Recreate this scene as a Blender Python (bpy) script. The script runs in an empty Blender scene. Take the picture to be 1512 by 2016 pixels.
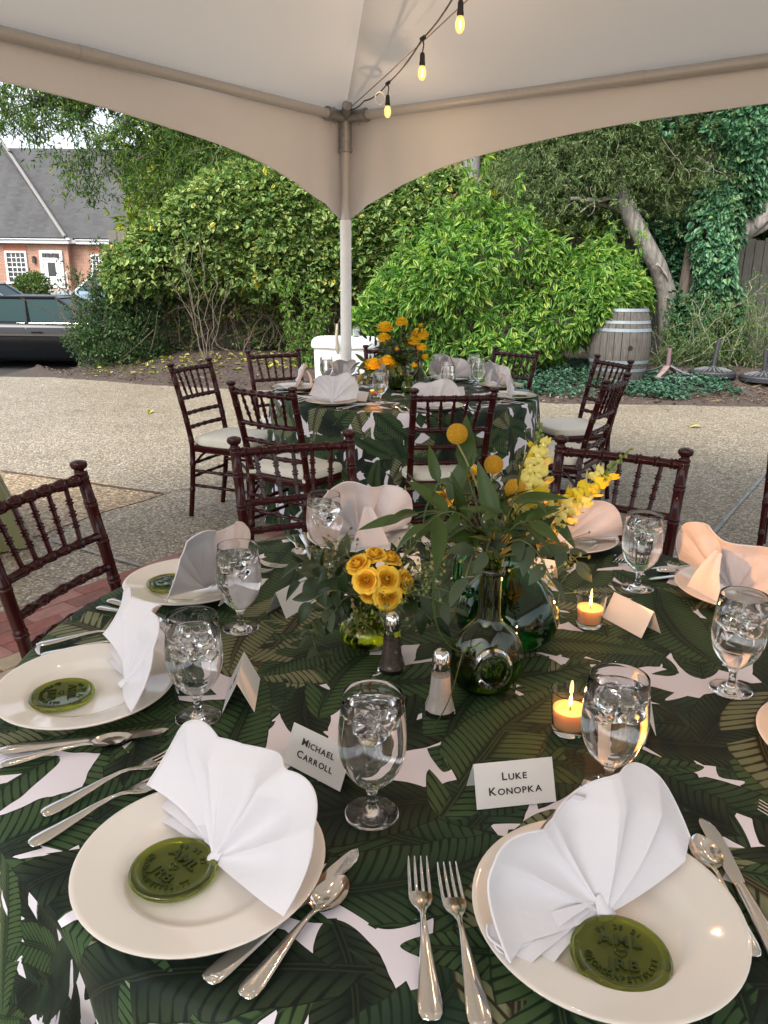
import bpy, math, random
import numpy as np
from mathutils import Vector, Matrix

# ------------------------------------------------------------------ camera, sky, sun, exposure
scn = bpy.context.scene
col = scn.collection
PI = math.pi
R = math.radians
random.seed(7)
rng = np.random.default_rng(11)

def set_camera():
    p, r = R(16.67), R(-0.65)
    X = Vector((1, 0, 0)); D = Vector((0, -math.sin(p), -math.cos(p))); F = Vector((0, math.cos(p), -math.sin(p)))
    right = math.cos(r)*X + math.sin(r)*D
    up = math.sin(r)*X - math.cos(r)*D
    cam = bpy.data.cameras.new('camera'); o = bpy.data.objects.new('camera', cam); col.objects.link(o)
    m = Matrix((right, up, -F)).transposed().to_4x4(); m.translation = Vector((0, 0, 1.4035))
    o.matrix_world = m
    cam.sensor_fit = 'VERTICAL'; cam.sensor_height = 36; cam.sensor_width = 27
    cam.lens = 36*1543.4/2016
    cam.clip_start = .02; cam.clip_end = 600
    scn.camera = o
set_camera()

SUN_ELEV, SUN_AZ = 48, 205          # azimuth: where the light comes from, degrees clockwise from +Y
world = bpy.data.worlds.new('World'); scn.world = world; world.use_nodes = True
wn = world.node_tree
sky = wn.nodes.new('ShaderNodeTexSky'); sky.sky_type = 'NISHITA'; sky.sun_disc = False
sky.sun_elevation = R(SUN_ELEV); sky.sun_rotation = R(SUN_AZ); sky.air_density = 1.0; sky.dust_density = 3.0; sky.ozone_density = 1.0
bg = wn.nodes['Background']; bg.inputs['Strength'].default_value = .15
pale = wn.nodes.new('ShaderNodeHueSaturation'); pale.inputs['Saturation'].default_value = .38; pale.inputs['Value'].default_value = 1.0   # thin high cloud
wn.links.new(sky.outputs[0], pale.inputs['Color']); wn.links.new(pale.outputs[0], bg.inputs['Color'])
def set_sun():
    L = bpy.data.lights.new('sun', 'SUN'); L.energy = 1.5; L.angle = R(25); L.color = (1, .95, .86)
    o = bpy.data.objects.new('sun', L); col.objects.link(o)
    az, el = R(SUN_AZ), R(SUN_ELEV)
    d = Vector((math.sin(az)*math.cos(el), math.cos(az)*math.cos(el), math.sin(el)))
    o.location = d*60
    o.rotation_euler = d.to_track_quat('Z', 'Y').to_euler()
set_sun()
scn.view_settings.view_transform = 'Standard'
scn.view_settings.look = 'None'
scn.view_settings.exposure = 1.38
scn.view_settings.gamma = 1
scn.view_settings.use_curve_mapping = False
cy = scn.cycles
cy.use_denoising = True
cy.max_bounces = 14; cy.transmission_bounces = 12; cy.glossy_bounces = 6; cy.diffuse_bounces = 4; cy.transparent_max_bounces = 12
cy.sample_clamp_indirect = 4; cy.caustics_refractive = True; cy.caustics_reflective = False; cy.blur_glossy = .5

# ------------------------------------------------------------------ object helpers
def link(o, parent=None):
    col.objects.link(o)
    if parent is not None: o.parent = parent
    return o
def tag(o, label=None, cat=None, group=None, kind=None):
    if label: o['label'] = label
    if cat: o['category'] = cat
    if group: o['group'] = group
    if kind: o['kind'] = kind
    return o
def thing(name, label, cat, loc=(0, 0, 0), rz=0, group=None):
    o = link(bpy.data.objects.new(name, None)); o.empty_display_size = .05
    o.location = loc; o.rotation_euler = (0, 0, rz)
    return tag(o, label, cat, group)
def kids(o): return [c for c in bpy.data.objects if c.parent == o]
def copy_tree(src, tree, loc=None, rz=None, label=None, group=None):
    """copy a thing with its parts; tree = list of (part, [sub-parts])"""
    r = src.copy(); col.objects.link(r)
    if loc is not None: r.location = loc
    if rz is not None: r.rotation_euler = (0, 0, rz)
    if label: r['label'] = label
    if group: r['group'] = group
    for p, subs in tree:
        c = p.copy(); col.objects.link(c); c.parent = r
        for s in subs:
            d = s.copy(); col.objects.link(d); d.parent = c
    return r
def tree_of(o): return [(p, kids(p)) for p in kids(o)]

class MB:
    def __init__(s): s.v = []; s.f = []
    def add(s, vs, fs, M=None):
        b = len(s.v)
        if M is not None: vs = [tuple(M @ Vector(v)) for v in vs]
        s.v.extend([tuple(v) for v in vs]); s.f.extend([tuple(i+b for i in f) for f in fs]); return s
    def box(s, c, d, M=None, taper=1):
        x, y, z = d[0]/2, d[1]/2, d[2]/2; cx, cy_, cz = c; t = taper
        vs = [(-x, -y, -z), (x, -y, -z), (x, y, -z), (-x, y, -z), (-x*t, -y*t, z), (x*t, -y*t, z), (x*t, y*t, z), (-x*t, y*t, z)]
        vs = [(a+cx, b+cy_, e+cz) for a, b, e in vs]
        return s.add(vs, [(3, 2, 1, 0), (4, 5, 6, 7), (0, 1, 5, 4), (1, 2, 6, 5), (2, 3, 7, 6), (3, 0, 4, 7)], M)
    def bevbox(s, c, d, b=.003, M=None):
        """box with chamfered vertical and top edges"""
        x, y, z = d[0]/2, d[1]/2, d[2]/2; cx, cy_, cz = c
        def ring(ix, zz): return [(-ix+b, -iy, zz) if k else (-ix, -iy+b, zz) for k in (1,)] if 0 else None
        def oct_(i, zz):
            X, Y = x-i, y-i
            return [(-X+b, -Y, zz), (X-b, -Y, zz), (X, -Y+b, zz), (X, Y-b, zz), (X-b, Y, zz), (-X+b, Y, zz), (-X, Y-b, zz), (-X, -Y+b, zz)]
        vs = oct_(0, -z)+oct_(0, z-b)+oct_(b*.8, z)
        vs = [(a+cx, e+cy_, g+cz) for a, e, g in vs]
        fs = [tuple(range(7, -1, -1)), tuple(range(16, 24))]
        for k in (0, 8):
            for i in range(8): j = (i+1) % 8; fs.append((k+i, k+j, k+8+j, k+8+i))
        return s.add(vs, fs, M)
    def tube(s, pts, rad, n=8, caps=True, M=None, flat=None):
        pts = [Vector(p) for p in pts]; m = len(pts)
        if not hasattr(rad, '__len__'): rad = [rad]*m
        vs = []; fs = []
        t0 = (pts[1]-pts[0]).normalized()
        u = t0.orthogonal().normalized() if flat is None else Vector(flat)
        for i in range(m):
            t = (pts[min(i+1, m-1)]-pts[max(i-1, 0)])
            t = t.normalized() if t.length > 1e-9 else t0
            u = (u-t*u.dot(t)); u = u.normalized() if u.length > 1e-6 else t.orthogonal().normalized()
            w = t.cross(u)
            r = rad[i]; r1, r2 = r if hasattr(r, '__len__') else (r, r)
            for k in range(n):
                a = 2*PI*k/n; vs.append(tuple(pts[i]+u*(r1*math.cos(a))+w*(r2*math.sin(a))))
        for i in range(m-1):
            for k in range(n):
                q = (k+1) % n; fs.append((i*n+k, i*n+q, (i+1)*n+q, (i+1)*n+k))
        if caps: fs.append(tuple(range(n-1, -1, -1))); fs.append(tuple((m-1)*n+k for k in range(n)))
        return s.add(vs, fs, M)
    def lathe(s, prof, n=32, c=(0, 0, 0), M=None):
        vs = []; fs = []; m = len(prof)
        for r, z in prof:
            for k in range(n):
                a = 2*PI*k/n; vs.append((c[0]+r*math.cos(a), c[1]+r*math.sin(a), c[2]+z))
        for i in range(m-1):
            for k in range(n):
                q = (k+1) % n; fs.append((i*n+k, i*n+q, (i+1)*n+q, (i+1)*n+k))
        if prof[0][0] > 1e-9 and prof[0] != prof[-1]: fs.append(tuple(range(n-1, -1, -1)))
        if prof[-1][0] > 1e-9 and prof[0] != prof[-1]: fs.append(tuple((m-1)*n+k for k in range(n)))
        return s.add(vs, fs, M)
    def grid(s, fn, nu, nv, M=None, closed=False):
        vs = [fn(i/(nu if closed else nu-1), j/(nv-1)) for i in range(nu) for j in range(nv)]; fs = []
        for i in range(nu if closed else nu-1):
            for j in range(nv-1):
                a = i*nv+j; b = ((i+1) % nu)*nv+j; fs.append((a, b, b+1, a+1))
        return s.add(vs, fs, M)
    def ball(s, c, r, n=10, m=6, sc=(1, 1, 1), M=None):
        vs = [(c[0], c[1], c[2]-r*sc[2])]; fs = []
        for j in range(1, m):
            th = PI*j/m
            for k in range(n):
                a = 2*PI*k/n; vs.append((c[0]+r*sc[0]*math.sin(th)*math.cos(a), c[1]+r*sc[1]*math.sin(th)*math.sin(a), c[2]-r*sc[2]*math.cos(th)))
        vs.append((c[0], c[1], c[2]+r*sc[2]))
        for k in range(n):
            q = (k+1) % n; fs.append((0, 1+q, 1+k)); e = 1+(m-2)*n; fs.append((e+k, e+q, len(vs)-1))
            for j in range(m-2): fs.append((1+j*n+k, 1+j*n+q, 1+(j+1)*n+q, 1+(j+1)*n+k))
        return s.add(vs, fs, M)
    def mesh(s, name, m=None, smooth=True, sharp=None):
        me = bpy.data.meshes.new(name); me.from_pydata(s.v, [], s.f)
        if smooth:
            me.polygons.foreach_set('use_smooth', [True]*len(me.polygons))
            if sharp: me.set_sharp_from_angle(angle=R(sharp))
        if m is not None: me.materials.append(m)
        me.update(); return me
    def build(s, name, m, parent=None, smooth=True, sharp=40, loc=None, rz=None, kind=None):
        o = link(bpy.data.objects.new(name, s.mesh(name, m, smooth, sharp)), parent)
        if loc is not None: o.location = loc
        if rz is not None: o.rotation_euler = (0, 0, rz)
        if kind: o['kind'] = kind
        return o
def inst(name, me, parent=None, loc=(0, 0, 0), rot=None, scale=None, M=None):
    o = link(bpy.data.objects.new(name, me), parent)
    if M is not None: o.matrix_local = M
    else:
        o.location = loc
        if rot is not None: o.rotation_euler = rot
        if scale is not None: o.scale = scale if hasattr(scale, '__len__') else (scale,)*3
    return o
def structure(o): o['kind'] = 'structure'; return o

def np_mesh(name, V, F, m, smooth=False, layer=None):
    """fast mesh from (N,3) vertices and (K,n) faces"""
    me = bpy.data.meshes.new(name); V = np.asarray(V, np.float32); F = np.asarray(F, np.int32)
    me.vertices.add(len(V)); me.vertices.foreach_set('co', V.ravel())
    n = F.shape[1]; me.loops.add(F.size); me.loops.foreach_set('vertex_index', F.ravel())
    me.polygons.add(len(F)); me.polygons.foreach_set('loop_start', np.arange(0, F.size, n, dtype=np.int32))
    me.update(calc_edges=True); me.validate()
    if m is not None: me.materials.append(m)
    if smooth: me.polygons.foreach_set('use_smooth', np.ones(len(F), bool))
    return me
def norm(a): return a/np.maximum(np.linalg.norm(a, axis=-1, keepdims=True), 1e-9)
LANCE = ((0, 0), (.25, .38), (.55, .5), (.82, .27), (1, 0))
OVATE = ((0, 0), (.18, .46), (.45, .5), (.75, .3), (1, 0))
def leaves(P, axis, L, wid=.3, outline=LANCE, droop=.35, fold=.13, up=None):
    """leaf blades folded on the midrib: P base points, axis directions, L lengths"""
    P = np.asarray(P, float); N = len(P); L = np.broadcast_to(np.asarray(L, float), (N,))
    a = norm(np.asarray(axis, float))
    ref = rng.normal(size=(N, 3))*.55+np.array([0, 0, 1.]) if up is None else np.asarray(up)+rng.normal(size=(N, 3))*.25
    s = norm(np.cross(a, ref)); n = np.cross(s, a)
    mid = []; lef = []; rig = []
    for t, w in outline:
        c = P+a*(L*t)[:, None]-n*(L*droop*t*t)[:, None]
        mid.append(c)
        if w > 0:
            h = (n*(L*wid*w*fold)[:, None]); o = s*(L*wid*w)[:, None]
            lef.append(c+o+h); rig.append(c-o+h)
    k = len(outline); V = np.concatenate([np.stack(mid, 1), np.stack(lef, 1), np.stack(rig, 1)], 1); nv = V.shape[1]; F = []
    q = k-2
    Lf = [0]+[k+i for i in range(q)]+[k-1]; Rt = [0]+[k+q+i for i in range(q)]+[k-1]
    for i in range(k-1):
        for side, flip in ((Lf, 0), (Rt, 1)):
            poly = [i, side[i] if side[i] != i else None, side[i+1], i+1]
            poly = [p for j, p in enumerate(poly) if p is not None and p not in poly[:j]]
            if len(poly) == 4: F += [(poly[0], poly[1], poly[2]), (poly[0], poly[2], poly[3])]
            elif len(poly) == 3: F.append(tuple(poly))
    F = np.array(F); FF = (F[None]+(np.arange(N)*nv)[:, None, None]).reshape(-1, 3)
    return V.reshape(-1, 3), FF
def leaf_part(name, VF, m, parent, kind='stuff'):
    if isinstance(VF, list):
        b = 0; Vs = []; Fs = []
        for V, F in VF: Vs.append(V); Fs.append(F+b); b += len(V)
        VF = np.concatenate(Vs), np.concatenate(Fs)
    o = link(bpy.data.objects.new(name, np_mesh(name, VF[0], VF[1], m, True)), parent)
    if kind: o['kind'] = kind
    return o
def single_leaf_mesh(name, m, L, wid, outline, droop, fold):
    V, F = leaves(np.zeros((1, 3)), np.array([[0, 1., 0]]), L, wid, outline, droop, fold, up=np.array([[0, 0, 1.]])*40)
    return np_mesh(name, V, F, m, True)
def leaf_objects(me_list, P, axis, parent, scale=(.8, 1.25)):
    """leaves large enough to be picked apart: one object each"""
    for p, a in zip(P, axis):
        a = Vector(a).normalized(); ref = Vector((random.gauss(0, .45), random.gauss(0, .45), 1))
        s = a.cross(ref).normalized(); n = s.cross(a)
        M = Matrix((s, a, n)).transposed().to_4x4(); k = random.uniform(*scale)
        M = Matrix.Translation(Vector(p)) @ M @ Matrix.Scale(k, 4)
        inst('leaf', random.choice(me_list), parent, M=M)

# ------------------------------------------------------------------ material helpers
def new_mat(name):
    m = bpy.data.materials.new(name); m.use_nodes = True
    return m, m.node_tree, m.node_tree.nodes['Principled BSDF']
class NT:
    """terse node building"""
    def __init__(s, t): s.t = t
    def n(s, typ, ins=None, **kw):
        x = s.t.nodes.new(typ)
        for k, v in kw.items(): setattr(x, k, v)
        if ins:
            for k, v in ins.items():
                sock = x.inputs[k]
                if isinstance(v, bpy.types.NodeSocket): s.t.links.new(v, sock)
                else: sock.default_value = v
        return x
    def m(s, op, a, b=None, c=None, clamp=False):
        x = s.t.nodes.new('ShaderNodeMath'); x.operation = op; x.use_clamp = clamp
        for i, v in enumerate((a, b, c)):
            if v is None: continue
            if isinstance(v, bpy.types.NodeSocket): s.t.links.new(v, x.inputs[i])
            else: x.inputs[i].default_value = v
        return x.outputs[0]
    def mix(s, f, a, b, typ='RGBA', blend='MIX'):
        x = s.t.nodes.new('ShaderNodeMix'); x.data_type = typ
        if typ == 'RGBA': x.blend_type = blend
        ids = {'RGBA': (0, 6, 7, 2), 'FLOAT': (0, 2, 3, 0), 'VECTOR': (0, 4, 5, 1)}[typ]
        for i, v in zip(ids[:3], (f, a, b)):
            if isinstance(v, bpy.types.NodeSocket): s.t.links.new(v, x.inputs[i])
            elif typ == 'RGBA' and i != 0: x.inputs[i].default_value = (*v[:3], 1)
            else: x.inputs[i].default_value = v
        return x.outputs[ids[3]]
    def ramp(s, f, stops, interp='LINEAR'):
        x = s.t.nodes.new('ShaderNodeValToRGB'); x.color_ramp.interpolation = interp
        e = x.color_ramp.elements
        while len(e) < len(stops): e.new(.5)
        for k, (p, c) in zip(e, stops): k.position = p; k.color = (*c, 1) if len(c) == 3 else c
        s.t.links.new(f, x.inputs[0]); return x.outputs[0]
    def l(s, a, b): s.t.links.new(a, b)
def mat(name, base, rough=.5, metal=0, trans=0, ior=1.5, spec=None, var=0, vscale=20, bump=0, bscale=60, sub=0, coat=0, emit=None, estr=0, stretch=None, base2=None, sheen=0, detail=4):
    m, t, b = new_mat(name); N = NT(t)
    b.inputs['Base Color'].default_value = (*base, 1); b.inputs['Roughness'].default_value = rough
    b.inputs['Metallic'].default_value = metal; b.inputs['Transmission Weight'].default_value = trans; b.inputs['IOR'].default_value = ior
    if spec is not None: b.inputs['Specular IOR Level'].default_value = spec
    if sub: b.inputs['Subsurface Weight'].default_value = sub; b.inputs['Subsurface Radius'].default_value = (.02, .012, .006); b.inputs['Subsurface Scale'].default_value = 1
    if coat: b.inputs['Coat Weight'].default_value = coat; b.inputs['Coat Roughness'].default_value = .06
    if sheen: b.inputs['Sheen Weight'].default_value = sheen
    if emit: b.inputs['Emission Color'].default_value = (*emit, 1); b.inputs['Emission Strength'].default_value = estr
    vec = None
    if var or bump:
        tc = N.n('ShaderNodeTexCoord').outputs['Object']
        vec = tc
        if stretch: vec = N.n('ShaderNodeMapping', {'Vector': tc, 'Scale': stretch}).outputs[0]
    if var:
        nz = N.n('ShaderNodeTexNoise', {'Vector': vec, 'Scale': vscale, 'Detail': detail, 'Roughness': .6}).outputs['Fac']
        b2 = base2 or tuple(c*(1-var) for c in base)
        f = N.m('MULTIPLY_ADD', nz, 2.2, -.6, clamp=True)
        N.l(N.mix(f, b2, base), b.inputs['Base Color'])
    if bump:
        nz = N.n('ShaderNodeTexNoise', {'Vector': vec, 'Scale': bscale, 'Detail': 4}).outputs['Fac']
        bp = N.n('ShaderNodeBump', {'Height': nz, 'Strength': bump, 'Distance': .004}); N.l(bp.outputs[0], b.inputs['Normal'])
    return m
def leaf_mat(name, stops, rough=.45, trans=.3, spec=.4, tcol=None):
    """leaf colours differ leaf by leaf (random per island); thin blades let light through"""
    m, t, b = new_mat(name); N = NT(t)
    g = N.n('ShaderNodeNewGeometry').outputs['Random Per Island']; oi = N.n('ShaderNodeObjectInfo').outputs['Random']
    f = N.m('FRACT', N.m('ADD', g, oi))
    c = N.ramp(f, stops); N.l(c, b.inputs['Base Color']); b.inputs['Roughness'].default_value = rough; b.inputs['Specular IOR Level'].default_value = spec
    tr = N.n('ShaderNodeBsdfTranslucent'); bright = N.n('ShaderNodeHueSaturation', {'Color': c, 'Saturation': 1.15, 'Value': 1.5}).outputs[0]
    N.l(bright, tr.inputs['Color'])
    mx = N.n('ShaderNodeMixShader', {0: trans}); N.l(b.outputs[0], mx.inputs[1]); N.l(tr.outputs[0], mx.inputs[2])
    N.l(mx.outputs[0], t.nodes['Material Output'].inputs['Surface']); return m

# ------------------------------------------------------------------ ground, driveway, bed
def sstep(a, b, x):
    t = np.clip((np.asarray(x, float)-a)/(b-a), 0, 1); return t*t*(3-2*t)
def lot_h(x, y):
    """the parking lot beyond the driveway lies lower on the left and climbs again to the house"""
    d = -.47*sstep(10.9, 14.2, y)*sstep(-2.6, -4.6, x)
    return d*(1-sstep(24, 40, y))+.25*sstep(28, 44, y)*sstep(-2, -6, x)
def edge_y(x):
    return np.interp(x, [-9, -6.2, -5.3, -4.6, -3.07, -2.03, 0, 2.04, 4.5, 14], [15, 13.6, 12.2, 11.15, 10.4, 10.15, 9.7, 9.2, 9.15, 9.1])
def bed_h(x, y):
    d = np.asarray(y, float)-edge_y(x)
    h = .035*sstep(0, .08, d)+.24*sstep(.05, 2.1, d)
    left = np.clip((np.asarray(x, float)+5.45)/.9, 0, 1)
    return h*left-.45*(1-left)*sstep(0, 1.2, d)
def height_sheet(name, x0, x1, y0, y1, nx, ny, fn, m):
    X, Y = np.meshgrid(np.linspace(x0, x1, nx), np.linspace(y0, y1, ny), indexing='ij'); Z = fn(X, Y)
    V = np.stack([X, Y, Z], -1).reshape(-1, 3); i, j = np.meshgrid(np.arange(nx-1), np.arange(ny-1), indexing='ij'); a = (i*ny+j).ravel()
    o = link(bpy.data.objects.new(name, np_mesh(name, V, np.stack([a, a+ny, a+ny+1, a+1], 1), m, True)))
    return structure(o)

def aggregate(name, tint, scale, dark=1.0):
    """exposed aggregate: small rounded stones standing proud of a grey matrix"""
    m, t, b = new_mat(name); N = NT(t)
    tc = N.n('ShaderNodeTexCoord').outputs['Object']
    v = N.n('ShaderNodeTexVoronoi', {'Vector': tc, 'Scale': scale, 'Randomness': 1.0})
    rnd = N.n('ShaderNodeSeparateColor', {0: v.outputs['Color']}).outputs[0]
    k = dark
    st = N.ramp(rnd, [(0, (.10*k, .078*k, .055*k)), (.3, (.21*k, .17*k, .12*k)), (.55, (.29*k, .245*k, .18*k)), (.8, (.38*k, .335*k, .265*k)), (1, (.54*k, .51*k, .45*k))])
    edge = N.m('MULTIPLY_ADD', v.outputs['Distance'], 2.6, -1.0, clamp=True)
    c = N.mix(N.m('MULTIPLY', edge, .75), st, (.13*k, .11*k, .085*k))
    big = N.n('ShaderNodeTexNoise', {'Vector': tc, 'Scale': .55, 'Detail': 5, 'Roughness': .62}).outputs['Fac']
    mid = N.n('ShaderNodeTexNoise', {'Vector': tc, 'Scale': 5.0, 'Detail': 4}).outputs['Fac']
    f = N.m('ADD', N.m('MULTIPLY', big, .9), N.m('MULTIPLY', mid, .35))
    c = N.mix(1.0, c, N.ramp(f, [(.36, (.60, .56, .50)), (.55, (.95, .93, .89)), (.78, (1.14, 1.13, 1.1))]), blend='MULTIPLY')
    c = N.mix(1.0, c, tint, blend='MULTIPLY')
    N.l(c, b.inputs['Base Color']); b.inputs['Roughness'].default_value = .62
    h = N.m('SUBTRACT', 1, v.outputs['Distance'])
    bp = N.n('ShaderNodeBump', {'Height': h, 'Strength': .55, 'Distance': .006}); N.l(bp.outputs[0], b.inputs['Normal'])
    return m
M_agg = aggregate('exposed_aggregate', (1.0, 1.0, .985), 80)
M_gravel = aggregate('loose_gravel', (1.12, .97, .80), 60, 1.0)
M_asph = mat('asphalt', (.055, .053, .05), .85, var=.4, vscale=3, bump=.5, bscale=180)
M_soil = mat('dark_soil', (.06, .045, .03), .95, var=.5, vscale=4, bump=.6, bscale=40)
M_mulch = mat('bark_mulch', (.085, .062, .05), .95, var=.62, vscale=38, bump=1, bscale=70)
M_joint = mat('joint_mortar', (.36, .37, .36), .8, var=.5, vscale=9)
M_bedsand = mat('paver_sand', (.10, .07, .055), .95, var=.4, vscale=60)

structure(MB().grid(lambda u, v: (-250+500*u, -60+460*v, 0), 2, 2).build('ground', M_soil)).location.z = -.62
height_sheet('driveway', -11, 13, -7, 12.2, 49, 40, lambda X, Y: lot_h(X, Y)*1.0, M_agg)
height_sheet('parking_lot', -46, -1.5, 11.6, 44, 46, 34, lambda X, Y: lot_h(X, Y)+.006, M_asph)
def bedz(X, Y):
    n = .012*np.sin(X*9.1+Y*3)*np.sin(Y*7.3-X*2)+.008*np.sin(X*23+1)*np.sin(Y*19)
    d = Y-edge_y(X)
    return np.where(d < 0, -.03, bed_h(X, Y)+n*np.clip(d*4, 0, 1)+.004)
height_sheet('mulch_bed', -5.6, 14, 9.0, 17, 170, 96, bedz, M_mulch)
height_sheet('back_terrain', -14, 40, 15.5, 60, 30, 20, lambda X, Y: .24+0*X, M_soil)

# chips of bark standing on the bed, small stones along its edge
def scatter_chips():
    N = 9000
    x = rng.uniform(-5.4, 6.2, N); d = rng.uniform(.02, 1.0, N)**1.2*2.6; y = edge_y(x)+d
    z = bedz(x, y)+.008
    P = np.stack([x, y, z], 1); ax = rng.normal(size=(N, 3))*np.array([1, 1, .35])
    V, F = leaves(P, ax, rng.uniform(.015, .06, N), .35, ((0, 0), (.2, .5), (.8, .45), (1, 0)), .05, .3)
    m = leaf_mat('bark_chip', [(0, (.03, .02, .015)), (.5, (.10, .065, .045)), (.85, (.22, .16, .11)), (1, (.38, .31, .24))], .9, .0)
    leaf_part('bark_chips', (V, F), m, None)
scatter_chips()

# gravel patch, mortar joints
def poly_sheet(name, pts, z, m):
    mb = MB(); mb.add([(x, y, z) for x, y in pts], [tuple(range(len(pts)))]); return structure(mb.build(name, m, smooth=False))
poly_sheet('gravel_patch', [(-6, 5.9), (-2.83, 5.6), (-2.12, 5.40), (-1.62, 5.12), (-1.47, 5.02), (-1.56, 4.86), (-1.73, 4.6), (-1.9, 4.2), (-2.04, 3.9), (-6, 3.2)], .005, M_gravel)
def strip(name, a, b, w, z, m, bump=0):
    a = Vector((*a, z)); b = Vector((*b, z)); d = (b-a).normalized(); n = Vector((-d.y, d.x, 0))*w/2; mb = MB(); K = 24
    for i in range(K+1):
        p = a.lerp(b, i/K); k = 1+random.uniform(-.25, .25)
        mb.v += [tuple(p+n*k), tuple(p-n*k)]
        if i: j = 2*i; mb.f.append((j-2, j-1, j+1, j))
    return structure(mb.build(name, m, smooth=False))
strip('expansion_joint', (4.6, 8.35), (.9, 2.81), .022, .009, M_joint)
strip('expansion_joint.001', (-1.809, 4.047), (-1.05, 3.58), .022, .009, M_joint)
strip('expansion_joint.002', (-1.50, 5.03), (-.30, 6.05), .010, .009, M_bedsand)
strip('expansion_joint.003', (-2.83, 5.61), (-1.47, 5.03), .03, .0095, M_bedsand)
strip('expansion_joint.004', (1.49, 3.66), (2.9, 2.9), .012, .009, M_bedsand)

# red brick paving under the near table
def brick_paving():
    o = Vector((-1.254, 3.583, 0)); d = Vector((.586, .81, 0)).normalized(); n = Vector((.81, -.586, 0))
    ang = math.atan2(d.y, d.x)
    base = MB(); q = [o-d*1.8, o+d*.9, o+d*.9+n*1.3, o-d*1.8+n*1.3]
    base.add([(p.x, p.y, .0045) for p in q], [(0, 3, 2, 1)])
    base = structure(base.build('brick_paving', M_bedsand, smooth=False))
    mats = [mat('red_paver', (.27, .105, .085), .85, var=.35, vscale=30, bump=.5, bscale=120), mat('rose_paver', (.33, .17, .145), .85, var=.3, vscale=25, bump=.5, bscale=120),
            mat('brown_paver', (.22, .10, .085), .85, var=.35, vscale=25, bump=.5, bscale=120), mat('buff_paver', (.36, .29, .20), .85, var=.25, vscale=25, bump=.5, bscale=120)]
    mes = []
    for mm in mats:
        for k in range(2):
            mb = MB().bevbox((0, 0, 0), (.196+.001*k, .097, .012), .003); mes.append(mb.mesh('brick', mm, False))
    for r in range(10):
        for c in range(-9, 5):
            s = c*.2+(.1 if r % 2 else 0)
            if r > 4 and c > 1: continue
            p = o+d*s+n*(.05+r*.1)
            k = random.choices(range(4), (5, 5, 3, 1.3))[0]*2+random.randint(0, 1)
            inst('brick', mes[k], base, (p.x+random.gauss(0, .001), p.y+random.gauss(0, .001), .0115+random.uniform(-.0015, .0015)), (0, 0, ang+random.gauss(0, .006)))
brick_paving()

# ------------------------------------------------------------------ frame tent
EAVE = 2.48
TC = Vector((-.304, 6.10, 0)); UL = Vector((-.613, -.790, 0)).normalized(); UR = Vector((.806, -.592, 0)).normalized(); SPAN = 6.1
def fabric(name, base, trans):
    m, t, b = new_mat(name); N = NT(t)
    tc = N.n('ShaderNodeTexCoord').outputs['Object']
    nz = N.n('ShaderNodeTexNoise', {'Vector': tc, 'Scale': 1.1, 'Detail': 5}).outputs['Fac']
    dirt = N.n('ShaderNodeTexNoise', {'Vector': tc, 'Scale': 9, 'Detail': 6, 'Roughness': .7}).outputs['Fac']
    c = N.mix(N.m('MULTIPLY_ADD', nz, 1.2, -.2, clamp=True), tuple(k*.93 for k in base), base)
    c = N.mix(N.m('MULTIPLY_ADD', dirt, 6, -4.1, clamp=True), c, tuple(k*.75 for k in base))
    N.l(c, b.inputs['Base Color']); b.inputs['Roughness'].default_value = .5
    bp = N.n('ShaderNodeBump', {'Height': nz, 'Strength': .4, 'Distance': .10}); N.l(bp.outputs[0], b.inputs['Normal'])
    tr = N.n('ShaderNodeBsdfTranslucent', {'Color': (*[k*.95 for k in base], 1)})
    mx = N.n('ShaderNodeMixShader', {0: trans}); N.l(b.outputs[0], mx.inputs[1]); N.l(tr.outputs[0], mx.inputs[2])
    N.l(mx.outputs[0], t.nodes['Material Output'].inputs['Surface']); return m
M_vinyl = fabric('white_tent_vinyl', (.72, .735, .74), .10)
M_valance = fabric('white_valance_vinyl', (.74, .725, .72), .05)
M_alu = mat('brushed_aluminium', (.50, .49, .475), .5, metal=.25, var=.15, vscale=14, stretch=(20, 20, 1))
M_galv = mat('galvanised_steel', (.36, .35, .34), .5, metal=.7, var=.3, vscale=30)
M_sleeve = mat('clear_pole_sleeve', (.80, .80, .78), .35, var=.1, vscale=20)
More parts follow.
